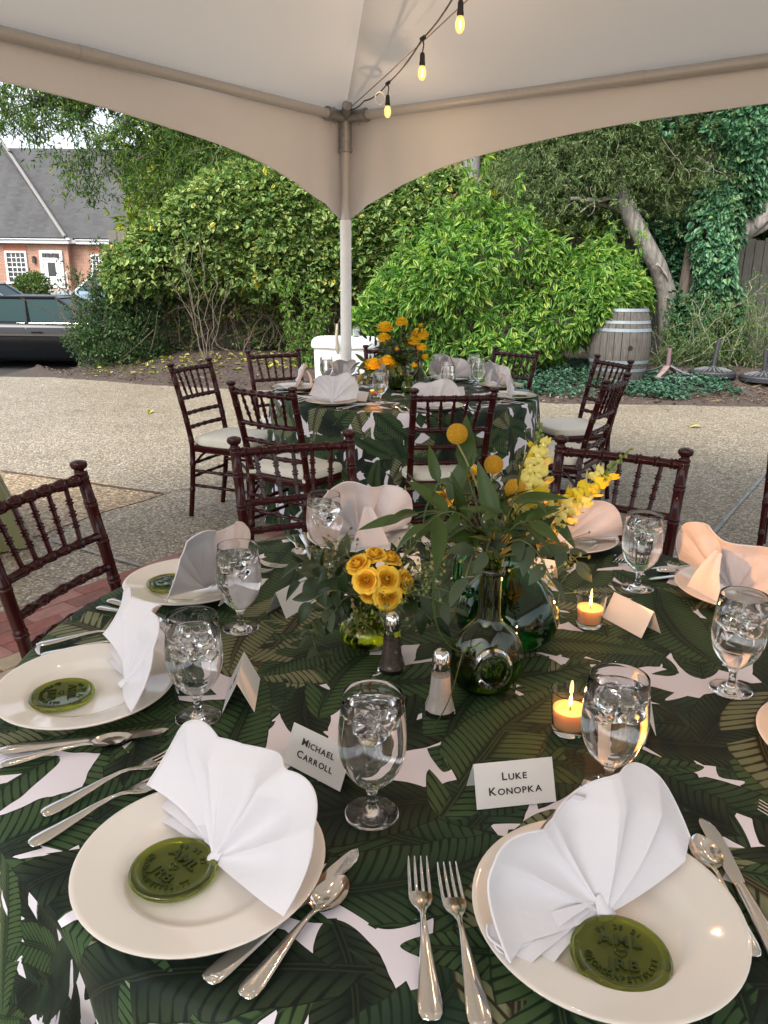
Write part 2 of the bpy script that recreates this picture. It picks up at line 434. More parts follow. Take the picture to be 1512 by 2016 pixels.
def build_tent():
    t = thing('frame_tent', 'white frame tent over the tables with scalloped valance and metal corner pole', 'tent', tuple(TC))
    H = EAVE; P = [Vector((0, 0, 0)), UL*SPAN, UL*SPAN+UR*SPAN, UR*SPAN]; cen = P[2]/2; apex = cen+Vector((0, 0, H+1.45))
    for i in range(4):
        a, b = P[i], P[(i+1) % 4]; out = (((a+b)/2)-cen).normalized(); A = a+(a-cen).normalized()*.07; B = b+(b-cen).normalized()*.07
        def roof(u, v):
            base = A.lerp(B, u); base = Vector((base.x, base.y, H+.022)); p = base.lerp(apex, v)
            k = 1-v; w = abs(2*u-1)
            p.z -= .16*math.sin(PI*v)*(.35+.65*(1-w*w))*(.6+.4*k); p.z += .01*math.sin(u*23)*k*(1-v)
            return tuple(p)
        MB().grid(roof, 33, 17).build('roof_panel', M_vinyl, t)
        for su in ():
            sm = MB(); sm.tube([Vector(roof(su+(.5-su)*j/17, j/17))-Vector((0, 0, .0005)) for j in range(16)], [(.006, .0006)]*16, 6, flat=tuple((b-a).normalized())); sm.build('seam', M_vinyl, t)
        def val(u, v):
            s = min(u, 1-u)*SPAN; dep = .165+.52*math.exp(-s/.9)
            p = A.lerp(B, u); q = H+.07-(dep+.07)*v
            wob = .012*math.sin(u*31+i)*v+.02*math.sin(v*PI)*math.sin(u*9)+.03*v*math.exp(-s/.3)*math.sin(s*22)
            return tuple(Vector((p.x, p.y, q))+out*wob)
        MB().grid(val, 121, 9).build('valance', M_valance, t)
        mb = MB(); K = 60
        def vb(u):
            s = min(u, 1-u)*SPAN; p = A.lerp(B, u)
            return Vector((p.x, p.y, H-(.165+.52*math.exp(-s/.9))))+out*(.012*math.sin(u*31+i)+.03*math.exp(-s/.3)*math.sin(s*22)-.002)
        mb.tube([vb(j/K) for j in range(K+1)], .004, 5); mb.build('hem', M_valance, t)
        L = (b-a).normalized(); r = MB(); r.tube([a+L*.10+Vector((0, 0, H)), b-L*.10+Vector((0, 0, H))], .031, 14); r.build('rail', M_alu, t)
        for f in (.33, .66):
            q = a.lerp(b, f)+Vector((0, 0, H)); cpl = MB(); cpl.tube([q-L*.06, q+L*.06], .0335, 14); cpl.build('rail_coupler', M_alu, t)
        ca = MB(); z = Vector((0, 0, 1)); prv = (P[i-1]-a).normalized()
        for dd in (L, prv):
            ca.tube([a+z*H, a+z*H+dd*.19], .041, 14); ca.tube([a+z*H+dd*.17, a+z*H+dd*.195], .046, 14)
        ca.tube([a+z*(H-.22), a+z*(H+.05)], .044, 16); ca.tube([a+z*(H-.225), a+z*(H-.2)], .049, 16)
        hip = (apex-(a+z*H)).normalized(); ca.tube([a+z*H, a+z*H+hip*.16], .035, 12)
        for dd in (L, prv): ca.tube([a+z*(H+.03)+dd*.12+z*.02, a+z*(H+.03)+dd*.12-z*.09], .007, 6)
        ca.build('corner_fitting', M_galv, t)
        po = MB(); po.tube([a+z*.02, a+z*(H-.2)], .034, 18); po.build('pole', M_alu, t)
        so = MB(); d2 = ((L+prv)).normalized(); so.tube([a+d2*.0+z*.03, a+z*1.80], .0415, 18, caps=False); so.build('pole_sleeve', M_sleeve, t)
        fp = MB(); fp.bevbox((a.x, a.y, .009), (.2, .2, .012), .006); fp.tube([a+z*.012, a+z*.12], .040, 14); fp.build('foot_plate', M_galv, t)
        sm = MB(); bb = Vector((a.x, a.y, H+.045)); sm.tube([bb.lerp(apex, j/20)-z*(.004+.0*j) for j in range(1, 20)], [(.012, .003)]*19, 6); sm.build('hip_seam', M_vinyl, t)
    # reinforcing band across the hip, as sewn on the inside of the roof
    return t
build_tent()

# ------------------------------------------------------------------ brick house beyond the car park
def brickwall():
    m, t, b = new_mat('red_brickwork'); N = NT(t)
    tc = N.n('ShaderNodeTexCoord').outputs['Object']
    sep = N.n('ShaderNodeSeparateXYZ', {0: tc}); cmb = N.n('ShaderNodeCombineXYZ', {0: N.m('ADD', sep.outputs[0], sep.outputs[1]), 1: sep.outputs[2], 2: 0.0}).outputs[0]
    br = N.n('ShaderNodeTexBrick', {'Vector': cmb, 'Color1': (.36, .15, .09, 1), 'Color2': (.24, .10, .065, 1), 'Mortar': (.46, .40, .33, 1), 'Scale': 1.0, 'Mortar Size': .009, 'Brick Width': .21, 'Row Height': .073, 'Bias': 0.0})
    nz = N.n('ShaderNodeTexNoise', {'Vector': tc, 'Scale': 1.2, 'Detail': 5}).outputs['Fac']
    N.l(N.mix(N.m('MULTIPLY', nz, .5), br.outputs[0], (.42, .22, .14)), b.inputs['Base Color']); b.inputs['Roughness'].default_value = .9
    return m
def shingles():
    m, t, b = new_mat('slate_shingles'); N = NT(t)
    tc = N.n('ShaderNodeTexCoord').outputs['Object']
    br = N.n('ShaderNodeTexBrick', {'Vector': tc, 'Color1': (.062, .062, .066, 1), 'Color2': (.038, .038, .042, 1), 'Mortar': (.05, .05, .05, 1), 'Scale': 1.0, 'Mortar Size': .012, 'Brick Width': .3, 'Row Height': .2})
    nz = N.n('ShaderNodeTexNoise', {'Vector': N.n('ShaderNodeMapping', {'Vector': tc, 'Scale': (.9, .16, 1)}).outputs[0], 'Scale': 1.5, 'Detail': 5}).outputs['Fac']
    N.l(N.mix(N.m('MULTIPLY_ADD', nz, 1.4, -.4, clamp=True), br.outputs[0], (.088, .087, .086)), b.inputs['Base Color']); b.inputs['Roughness'].default_value = .85
    return m
M_wpaint = mat('white_trim_paint', (.78, .79, .80), .5, var=.06, vscale=6)
M_pane = mat('window_glass', (.03, .035, .04), .06, spec=.8)
M_lintel = mat('brick_lintel', (.40, .15, .09), .9, var=.3, vscale=20)
def sash_window(h, x0, x1, z0, z1, y, cols=4, rows=6):
    w = MB(); f = .10; d = .12
    w.box(((x0+x1)/2, y-d/2+.02, z1-f/2), (x1-x0, d, f)); w.box(((x0+x1)/2, y-d/2, z0+f/2-.02), (x1-x0+.16, d+.06, f))
    for x in (x0+f/2, x1-f/2): w.box((x, y-d/2+.022, (z0+z1)/2), (f, d-.004, z1-z0-2*f))
    win = w.build('window', M_wpaint, h, False)
    MB().box(((x0+x1)/2, y-.012, (z0+z1)/2), (x1-x0-2*f, .02, z1-z0-2*f)).build('pane', M_pane, win, False)
    X0, X1, Z0, Z1 = x0+f, x1-f, z0+f, z1-f
    for i in range(1, cols): MB().box((X0+(X1-X0)*i/cols, y-.035, (Z0+Z1)/2), (.035, .02, Z1-Z0)).build('muntin', M_wpaint, win, False)
    for j in range(1, rows): MB().box(((X0+X1)/2, y-.0385, Z0+(Z1-Z0)*j/rows), (X1-X0, .022, .035 if j != rows//2 else .06)).build('muntin', M_wpaint, win, False)
    MB().box(((x0+x1)/2, y-.004, z1+.14), (x1-x0+.14, .03, .26)).build('lintel', M_lintel, h, False)
def roof_plane(mb, pts, th=.08):
    n = len(pts); lo = [(x, y, z-th) for x, y, z in pts]
    mb.add(list(pts)+lo, [tuple(range(n)), tuple(range(2*n-1, n-1, -1))]+[(i, i+n, (i+1) % n+n, (i+1) % n) for i in range(n)])
def build_house():
    h = thing('brick_house', 'red brick house with white windows and steep grey shingle roof beyond the car park', 'house', (0, 0, 0))
    bw = brickwall(); Y = 45
    MB().box((-26.1, Y+5, 1.5), (17.4, 10, 3.0)).build('wall', bw, h, False)
    MB().box((-12.4, Y+5.2, 1.5), (10, 9.4, 3.0)).build('wall', bw, h, False)
    c = MB(); c.box((-26.1, Y-.12, 3.06), (17.8, .45, .2)); c.box((-26.1, Y-.2, 3.2), (18.0, .5, .1)); c.build('cornice', M_wpaint, h, False)
    c = MB(); c.box((-12.2, Y+.38, 3.06), (9.6, .45, .2)); c.box((-12.2, Y+.3, 3.2), (9.6, .5, .1)); c.build('cornice', M_wpaint, h, False)
    sh = shingles(); a = math.atan2(5.6, 5.7)
    def slab(name, loc, pts, rx, rz=0):
        mb = MB(); roof_plane(mb, pts); o = mb.build(name, sh, h, False); o.location = loc; o.rotation_euler = (rx, 0, rz); return o
    sl = math.hypot(5.4, 5.6)
    slab('roof', (-35, Y-.5, 3.25), [(0, 0, 0), (17.7, 0, 0), (12.4, sl, 0), (0, sl, 0)], a)
    slab('roof', (-17.3, Y-.5, 3.25), [(0, 0, 0), (10.8, 0, 0), (5.4, sl, 0)], a, PI/2)
    slab('roof', (-19.4, Y, 3.25), [(0, 0, 0), (12.5, 0, 0), (12.5, sl*.97, 0), (-9, sl*.97, 0), (-9, sl*.8, 0)], a*.985)
    hp = MB(); hp.tube([(-17.3, Y-.5, 3.3), (-22.6, Y+4.9, 8.87)], .09, 6); hp.build('hip_ridge', mat('hip_cap', (.24, .23, .22), .8, var=.2), h)
    sash_window(h, -20.86, -19.68, .86, 2.56, Y); sash_window(h, -24.3, -23.1, .86, 2.56, Y); sash_window(h, -16.35, -15.5, .86, 2.46, Y+.5)
    w = MB(); w.box((-18.33, Y-.05, 2.53), (1.24, .14, .14)); w.box((-18.88, Y-.05, 1.55), (.14, .14, 1.82)); w.box((-17.78, Y-.05, 1.55), (.14, .14, 1.82)); w.box((-18.33, Y-.05, 2.18), (.96, .12, .08)); dr = w.build('door_frame', M_wpaint, h, False)
    d = MB().box((-18.33, Y-.03, 1.4), (.94, .05, 1.48)).build('door', M_wpaint, h, False)
    MB().box((-18.36, Y-.062, 1.62), (.42, .012, .72)).build('pane', M_pane, d, False)
    for i in range(5): MB().box((-18.71+.19*i, Y-.06, 2.33), (.15, .03, .17)).build('pane', M_pane, dr, False)
    st = MB()
    for i in range(4): st.box((-18.3, Y-.5-.3*i, .58-.13*i-.3), (1.8, .3, .6)); 
    st.build('steps', mat('step_stone', (.35, .33, .3), .9, var=.2), h, False)
    r = MB()
    for sx in (-17.5,): r.tube([(sx, Y-.2, 1.5), (sx, Y-1.6, .95)], .035, 6); r.tube([(sx, Y-1.55, .95), (sx, Y-1.55, .1)], .03, 6); r.tube([(sx, Y-.25, 1.5), (sx, Y-.25, .6)], .03, 6)
    r.build('handrail', M_wpaint, h)
    l = MB(); l.box((-19.27, Y-.1, 2.1), (.16, .16, .28), taper=.8); l.box((-19.27, Y-.1, 2.28), (.2, .2, .06), taper=.2); l.build('wall_lantern', mat('black_iron', (.02, .02, .02), .5), h, False)
    ds = MB(); ds.tube([(-15.1, Y+.42, 3.0), (-15.1, Y+.42, .2)], .05, 6); ds.build('downspout', mat('dark_downspout', (.06, .08, .09), .5), h)
build_house()

# ------------------------------------------------------------------ parked cars
def build_car(name, label, loc, rz, paint, L=4.75, H=1.45, flip=False):
    t = thing(name, label, 'car', loc, rz, None)
    W = .90
    glass = mat('tinted_car_glass', (.010, .034, .037), .25, spec=.05); blk = mat('black_rubber', (.012, .012, .012), .7); chrome = mat('chrome_trim', (.7, .7, .72), .2, metal=1)
    belt = .93*H/1.45
    # body: lofted along x, from tail (-L/2) to nose (+L/2)
    st = [(-.5, .62, .36, .78), (-.492, .80, .28, .90), (-.46, .93, .22, .97), (-.36, .985, .20, 1.0), (-.2, .965, .19, 1.0), (0, .955, .18, 1.0), (.17, .935, .18, 1.0), (.24, .90, .18, 1.0), (.36, .82, .2, .99), (.45, .72, .22, .95), (.49, .60, .28, .86), (.5, .48, .36, .74)]
    def ring(s):
        x, zt, zb, k = s; w = W*k; zt *= H/1.45
        return [(x*L, y*w, z) for y, z in ((-.80, zb), (-.97, zb+.10), (-1, zb+.30), (-.99, zt-.20), (-.955, zt-.06), (-.86, zt), (0, zt+.015), (.86, zt), (.955, zt-.06), (.99, zt-.20), (1, zb+.30), (.97, zb+.10), (.80, zb))]
    mb = MB(); rs = [ring(s) for s in st]; n = 13
    for r in rs: mb.v += r
    for i in range(len(rs)-1):
        for k in range(n): q = (k+1) % n; mb.f.append((i*n+k, i*n+q, (i+1)*n+q, (i+1)*n+k))
    mb.f += [tuple(range(n-1, -1, -1)), tuple((len(rs)-1)*n+k for k in range(n))]
    mb.build('body', paint, t, True, 50)
    # greenhouse: glass hull, pillars and roof over it
    gs = [(-.33, 0), (-.19, 1), (.06, 1), (.24, 0)]; zr = H-.03
    def gpt(x, up, y, o=0): return (x*L, y*(W*(.86 if not up else .66)+o), (belt+.0) if not up else zr)
    def side(sg):
        return [gpt(-.33, 0, sg), gpt(.235, 0, sg), gpt(.075, 1, sg), gpt(-.185, 1, sg)]
    g = MB()
    a, b = side(-1), side(1); vs = a+b
    g.add(vs, [(0, 1, 2, 3), (7, 6, 5, 4), (1, 5, 6, 2), (0, 3, 7, 4)]); g.build('window_glass', glass, t, False)
    rf = MB()
    def roofp(u, v):
        x = -.195+(.085+.195)*u; y = 2*v-1; e = abs(y)**3; f = 1-(2*u-1)**4
        return (x*L, y*W*.70, zr-.012+.055*f*(1-e)+.0)
    rf.grid(roofp, 14, 9); rf.build('roof', paint, t)
    for sg in (-1, 1):
        p = MB(); o = sg
        def pil(x0, x1, r): p.tube([Vector(gpt(x0, 0, sg, .012)), Vector(gpt(x1, 1, sg, .012))], r, 6)
        pil(.243, .078, (.035, .03)); pil(-.335, -.188, (.06, .03)); pil(-.035, -.05, (.055, .018)); p.tube([gpt(-.19, 1, sg, .01), gpt(.08, 1, sg, .01)], .03, 6)
        p.build('pillar', paint, t)
        tr = MB(); tr.tube([gpt(-.34, 0, sg, .028), gpt(.232, 0, sg, .028)], .008, 5); tr.build('window_trim', chrome, t)
        for x0, x1 in ((-.285, -.04), (-.035, .235)):
            d = MB(); y = sg*(W*.992)
            def dp(u, v):
                x = (x0+(x1-x0)*u); z = .34+(belt-.08-.34)*v
                return (x*L, sg*(W*(.957+.048*math.sin(PI*min(1, v*.85+.08)))+.004), z)
            d.grid(dp, 8, 8); dd = d.build('door', paint, t)
            hx = (x0+.045)*L; hd = MB(); hd.tube([(hx-.10, sg*(W+.02), belt-.17), (hx-.06, sg*(W+.045), belt-.165), (hx+.06, sg*(W+.045), belt-.165), (hx+.10, sg*(W+.02), belt-.17)], .016, 6); hd.build('handle', paint, dd)
        m_ = MB(); m_.ball((.205*L, sg*(W+.10), belt+.04), .1, 10, 6, (.6, .9, .7)); m_.build('wing_mirror', paint, t)
        hl = MB(); hl.ball((.462*L, sg*W*.70, .64*H/1.45), .14, 10, 6, (1, 1, .6)); hl.build('headlight', mat('headlight_glass', (.6, .62, .65), .1, spec=.8), t)
        tl = MB(); tl.ball((-.478*L, sg*W*.72, .74*H/1.45), .14, 10, 6, (.6, 1.1, .7)); tl.build('tail_light', mat('red_lens', (.25, .01, .01), .2), t)
        for wx in (-.29, .29):
            wv = MB(); M = Matrix.Translation((wx*L, sg*(W-.12), .32)) @ Matrix.Rotation(PI/2, 4, 'X')
            wv.lathe([(.2, -.1), (.29, -.105), (.32, -.07), (.32, .07), (.29, .105), (.2, .1), (.2, -.1)], 28, M=M); wh = wv.build('wheel', blk, t)
            rm = MB(); rm.lathe([(0, .06), (.05, .09), (.19, .085), (.205, .1), (.205, -.1), (.19, -.085), (0, -.06)], 20, M=M); rm.build('rim', chrome, wh)
            ar = MB(); ar.lathe([(0, -.11), (.36, -.115), (.36, .115), (0, .11)], 24, M=Matrix.Translation((wx*L, sg*(W-.109), .34)) @ Matrix.Rotation(PI/2, 4, 'X')); ar.build('wheel_arch', blk, t)
    hr = MB()
    for x in (-.155, .02):
        for sg in (-.45, .45): hr.ball((x*L, sg*W, belt+.10), .13, 8, 6, (.5, 1, 1)); hr.box((x*L, sg*W, belt-.15), (.14, .42, .5))
    hr.build('headrest', mat('dark_upholstery', (.03, .03, .03), .8), t)
    return t
M_char = mat('charcoal_car_paint', (.012, .014, .018), .25, spec=.3)
M_navy = mat('grey_blue_car_paint', (.10, .12, .15), .2, coat=.8)
M_sky = mat('pale_blue_car_paint', (.20, .27, .33), .3, coat=.2)
# front door window rear edge near x -7.16, base of the windscreen near x -6.27 at y 16
build_car('parked_car', 'dark charcoal sedan parked beside the bush at the end of the driveway', (-7.05, 16.9, -.49), R(2), M_char, 4.75, 1.46)
build_car('parked_car', 'blue grey car parked behind the charcoal sedan, roof just showing', (-11.4, 23.0, -.44), R(2), M_navy, 4.7, 1.58)
build_car('parked_car', 'pale blue car half hidden by the bush left of the hedge', (-8.0, 25.5, -.30), R(40), M_sky, 4.6, 1.75)
def cone():
    t = thing('traffic_cone', 'orange and white traffic cone standing between the cars and the brick house', 'traffic cone', (-9.95, 24.6, float(lot_h(-9.95, 24.6))+.01))
    o = mat('orange_plastic', (.75, .20, .05), .5)
    b = MB().bevbox((0, 0, .02), (.4, .4, .04), .01); b.build('base', o, t)
    MB().lathe([(.17, .04), (.12, .34)], 16).build('cone', o, t); MB().lathe([(.1225, .33), (.085, .56)], 16).build('white_band', mat('white_band', (.8, .8, .78), .5), t); MB().lathe([(.087, .55), (.035, .95), (0, .96)], 16).build('tip', o, t)
cone()

# ------------------------------------------------------------------ fence, pole, vegetation
M_fence = mat('weathered_fence_wood', (.20, .185, .155), .9, var=.5, vscale=9, stretch=(9, 9, .6), bump=.5, bscale=40)
M_bark = mat('fissured_bark', (.13, .105, .085), .95, var=.6, vscale=22, stretch=(1, 1, .22), bump=1, bscale=60)
M_cedarbark = mat('peeling_cedar_bark', (.33, .30, .27), .9, var=.75, vscale=26, stretch=(1, 1, .12), bump=1, bscale=50)
M_twig = mat('pale_dead_twig', (.42, .37, .31), .9, var=.3)
M_stick = mat('tan_stick', (.17, .14, .105), .9, var=.4)
M_vine = mat('brown_vine', (.16, .12, .085), .9, var=.4)
def build_fence():
    f = thing('wooden_fence', 'weathered grey plank fence behind the hedge and trees', 'fence', (0, 13.0, 0))
    mes = [MB().bevbox((0, 0, 0), (.138, .022, 1.86+.03*k), .006).mesh('board', M_fence, False) for k in range(3)]
    x = -4.3
    while x < 13:
        dz = .12*math.sin(x*.9)*.2+random.uniform(-.015, .015)
        inst('board', random.choice(mes), f, (x, random.uniform(-.004, .004), 1.10+dz), (0, random.uniform(-.008, .008), 0)); x += .147
    for z in (.55, 1.72):
        MB().box((4.3, .035, z), (17.4, .04, .09)).build('fence_rail', M_fence, f, False)
    for i in range(8): MB().bevbox((-4.2+2.45*i, .10, 1.0), (.09, .09, 2.1), .008).build('fence_post', M_fence, f, False)
build_fence()
def utility_pole():
    t = thing('utility_pole', 'grey wooden utility pole rising behind the bright green shrub', 'pole', (1.38, 14.2, 0))
    mb = MB(); mb.tube([(0, 0, .1), (0, 0, 3), (0, 0, 8)], [.165, .16, .14], 16); mb.build('pole_shaft', mat('grey_pole_wood', (.30, .29, .28), .9, var=.55, vscale=12, stretch=(6, 6, .35), bump=.8, bscale=50), t)
    c = MB(); c.tube([(-.235, -.06, .2), (-.235, -.06, 8)], .045, 8); 
    for z in (2.9, 3.4, 4): c.tube([(-.235, -.06, z), (-.235, -.06, z+.05)], .053, 8)
    c.build('conduit', mat('rusty_conduit', (.25, .11, .06), .7, var=.4), t)
    c = MB(); c.tube([(-.155, -.10, .2), (-.155, -.10, 8)], .022, 6); c.build('cable', mat('black_cable', (.015, .015, .015), .6), t)
utility_pole()

def clumps(C, rad, n, Lr, wid, outline, droop=.35, out=(0, -.5, .25), shell=.45, squash=.8):
    C = np.asarray(C, float); K = len(C); rad = np.broadcast_to(rad, (K,))
    idx = np.repeat(np.arange(K), n); N = len(idx)
    u = norm(rng.normal(size=(N, 3))); r = rad[idx]*(shell+(1-shell)*rng.random(N))
    P = C[idx]+u*r[:, None]*np.array([1, 1, squash])
    ax = norm(u*.9+np.asarray(out)+rng.normal(size=(N, 3))*.45)
    return leaves(P, ax, rng.uniform(Lr[0], Lr[1], N), wid, outline, droop)
def limb(mb, a, b, r0, r1, bend=.1, n=8, sides=7):
    a, b = Vector(a), Vector(b); L = (b-a).length; off = Vector((random.gauss(0, 1), random.gauss(0, 1), random.gauss(0, 1)))*bend*L
    pts = []
    for i in range(n+1):
        t = i/n; p = a.lerp(b, t)+off*math.sin(PI*t)+Vector((random.gauss(0, 1), random.gauss(0, 1), random.gauss(0, 1)))*.012*L*(0 < i < n); pts.append(p)
    mb.tube(pts, [r0+(r1-r0)*i/n for i in range(n+1)], sides); return pts

# --- hedge smothered in ivy, in front of the fence
def ivy_hedge():
    h = thing('ivy_hedge', 'tall hedge smothered in ivy with bare tangled vines below, behind the tent pole', 'hedge', (0, 0, 0))
    def topz(x): return np.interp(x, [-4.1, -3.4, -2.9, -2.3, -1.6, -.9, -.3, .3, .9, 1.3], [1.3, 2.0, 2.35, 2.72, 2.78, 2.55, 2.5, 2.62, 2.75, 2.4])
    N = 640; x = rng.uniform(-3.95, 1.2, N); tz = topz(x); z = 1.12+(tz-1.0)*rng.random(N)**.8
    k = (z-1.0)/(tz-1.0); y = 12.15-.62*np.sin(np.clip(k, 0, 1)*PI*.62+.35)+.16*np.sin(x*2.7+z*2.1)+.22*rng.random(N)
    C = np.stack([x, y, z], 1)
    m = leaf_mat('ivy_leaf', [(0, (.075, .15, .05)), (.3, (.16, .27, .08)), (.65, (.28, .39, .12)), (.93, (.40, .48, .18)), (1, (.50, .45, .09))], .58, .34, .2)
    V1 = clumps(C, rng.uniform(.10, .24, N), 44, (.05, .095), .85, OVATE, .3, (0, -.55, .05))
    # recessed inner leaves
    N = 260; x = rng.uniform(-4.0, 1.5, N); z = rng.uniform(.9, 2.5, N); z = np.minimum(z, topz(x)-.1)
    V2 = clumps(np.stack([x, 12.35+.25*rng.random(N), z], 1), .25, 40, (.06, .1), .85, OVATE)
    # sparse leaves on the vines below
    N = 330; x = rng.uniform(-3.9, 1.0, N); z = rng.uniform(.25, 1.2, N)
    keep = rng.random(N) < (.25+.75*(np.sin(x*3.1+.6) > .1))*np.where(z > .8, 1, .7); x, z = x[keep], z[keep]
    V3 = clumps(np.stack([x, 12.35+.3*rng.random(len(x)), z], 1), rng.uniform(.08, .2, len(x)), 24, (.04, .08), .8, OVATE)
    leaf_part('foliage', [V1, V2, V3], m, h)
    # flowering umbels, pale yellow green, along the top
    N = 150; x = rng.uniform(-3.0, 1.1, N); z = topz(x)-rng.random(N)**2*.8; y = 11.75+.3*rng.random(N)
    mf = leaf_mat('ivy_flower', [(0, (.25, .33, .10)), (.7, (.40, .45, .16)), (1, (.5, .5, .2))], .6, .2)
    leaf_part('flower_heads', clumps(np.stack([x, y, z], 1), .06, 26, (.014, .026), .8, OVATE), mf, h)
    N = 45; x = rng.uniform(-3.6, 1.0, N); z = 1.1+(topz(x)-1.1)*rng.random(N); 
    leaf_part('yellow_leaves', leaves(np.stack([x, 11.55+.2*rng.random(N), z], 1), rng.normal(size=(N, 3))+np.array([0, -.8, -.5]), rng.uniform(.07, .11, N), .8, OVATE), leaf_mat('yellow_leaf', [(0, (.5, .42, .03)), (1, (.62, .50, .05))], .5, .3), h)
    vb = MB()
    for i in range(170):
        x0 = random.uniform(-3.9, 1.2); zz = random.uniform(.25, .5); pts = [Vector((x0, random.uniform(12.2, 12.8), zz))]
        d = Vector((random.gauss(0, .5), random.gauss(0, .1), 1))
        for k in range(9):
            d = (d+Vector((random.gauss(0, .55), random.gauss(0, .25), random.gauss(.1, .35)))).normalized(); q = pts[-1]+d*.19; q.y = min(12.9, max(12.05, q.y)); q.z = max(.2, q.z); pts.append(q)
        vb.tube(pts, [random.uniform(.004, .011)]*10, 4, caps=False)
    vb.build('bare_vines', M_vine, h, kind='stuff')
    tb = MB()
    for x0 in (-3.3, -2.2, -1.1, .1, .9): limb(tb, (x0, 12.5, .1), (x0+random.uniform(-.3, .3), 12.3, 2.1), .05, .015, .08)
    tb.build('stems', M_bark, h)
    mes = [single_leaf_mesh('leaf', m, .092*k, .85, OVATE, .3, .25) for k in (.85, 1, 1.15)]
    N = 300; x = rng.uniform(-3.8, 1.0, N); z = 1.2+(topz(x)-1.15)*rng.random(N); k = (z-1.0)/(topz(x)-1.0); y = 12.0-.68*np.sin(np.clip(k, 0, 1)*PI*.62+.35)+.16*np.sin(x*2.7+z*2.1)
    leaf_objects(mes, np.stack([x, y, z], 1), np.array([0, -.7, -.25])+rng.normal(size=(N, 3))*.5, h)
ivy_hedge()

# --- bright green shrub, drooping lance leaves in whorls
def bright_shrub():
    s = thing('leafy_shrub', 'large bright green shrub with drooping pointed leaves behind the far table', 'shrub', (0, 0, 0))
    X_ = [-.45, -.2, .1, .5, .85, 1.1, 1.4, 1.7, 2.1, 2.45, 2.8, 3.1, 3.35, 3.55]; T_ = [.9, 1.35, 1.75, 2.05, 2.35, 2.62, 2.35, 2.28, 1.95, 1.75, 1.95, 1.9, 1.55, 1.1]
    B_ = [.8, .5, .2, .15, .15, .15, .15, .15, .2, .5, .8, .95, 1.0, 1.0]
    def field(N, back=0.0):
        x = rng.uniform(-.42, 3.5, N); t = np.interp(x, X_, T_); b = np.interp(x, X_, B_); v = rng.random(N); z = b+(t-b)*v
        lob = .20*np.sin(x*3.3+z*1.7)+.16*np.sin(z*4.6-x*2.3)
        y = 11.15-.95*np.sqrt(np.clip(1-((x-1.45)/2.3)**2, 0.05, 1))*np.sqrt(np.clip(1-(2*v-.75)**2/1.7, .05, 1))+lob+back
        return np.stack([x, y, z], 1), v
    m = leaf_mat('bright_leaf', [(0, (.06, .16, .035)), (.35, (.125, .27, .05)), (.7, (.22, .39, .075)), (.95, (.34, .49, .10)), (1, (.46, .52, .12))], .45, .36)
    def whorls(W, per, Lr, sd=.1):
        N = len(W)*per; idx = np.repeat(np.arange(len(W)), per); a = np.tile(np.arange(per)*2*PI/per, len(W))+np.repeat(rng.uniform(0, 6.3, len(W)), per)
        ax0 = norm(np.array([0, -.62, .22])+rng.normal(size=(len(W), 3))*.45)[idx]; u = norm(np.cross(ax0, np.array([0, 0, 1.]))); w = np.cross(ax0, u)
        ax = ax0*.55+u*np.cos(a)[:, None]+w*np.sin(a)[:, None]+np.array([0, -.1, -.42])
        P = W[idx]+rng.normal(size=(N, 3))*.012+ax0*rng.uniform(-.06, .03, N)[:, None]
        return P, ax, rng.uniform(*Lr, N)
    W, _ = field(1150); P, ax, L = whorls(W, 7, (.10, .165)); V1 = leaves(P, ax, L, .36, LANCE, .4)
    W, _ = field(700, .3); P, ax, L = whorls(W, 7, (.09, .14)); V2 = leaves(P, ax, L, .32, LANCE, .4)
    # shoots standing out above the outline
    sh = []
    stems = MB()
    for x0, z0, hgt in ((.62, 2.0, .6), (.95, 2.35, .5), (1.2, 2.4, .45), (1.62, 2.2, .45), (1.85, 1.95, .35), (2.95, 1.8, .3), (3.15, 1.7, .3), (.2, 1.75, .3), (-.15, 1.2, .3), (1.0, 2.3, .4), (2.65, 1.7, .3)):
        p = Vector((x0, 10.75, z0-.3)); q = Vector((x0+random.uniform(-.12, .12), 10.6+random.uniform(-.1, .2), z0+hgt)); pts = limb(stems, p, q, .009, .003, .05, 8, 5)
        sh += [tuple(k) for k in pts[2:]]
    P, ax, L = whorls(np.array(sh), 7, (.08, .13)); V3 = leaves(P, ax, L, .28, LANCE, .4)
    leaf_part('foliage', [V1, V2, V3], m, s)
    for i in range(26):
        x0 = random.uniform(.5, 2.4); limb(stems, (1.4+random.gauss(0, .35), 11.1, .15), (x0*1.3-.4, 10.9, random.uniform(.9, 2.0)), .02, .006, .08, 8, 5)
    stems.build('stems', M_vine, s)
    mes = [single_leaf_mesh('leaf', m, .13*k, .30, LANCE, .45, .25) for k in (.85, 1, 1.12)]
    W, _ = field(43, -.1); P, ax, L = whorls(W, 7, (.1, .1)); leaf_objects(mes, P[:300], ax[:300], s, (.8, 1.1))
bright_shrub()

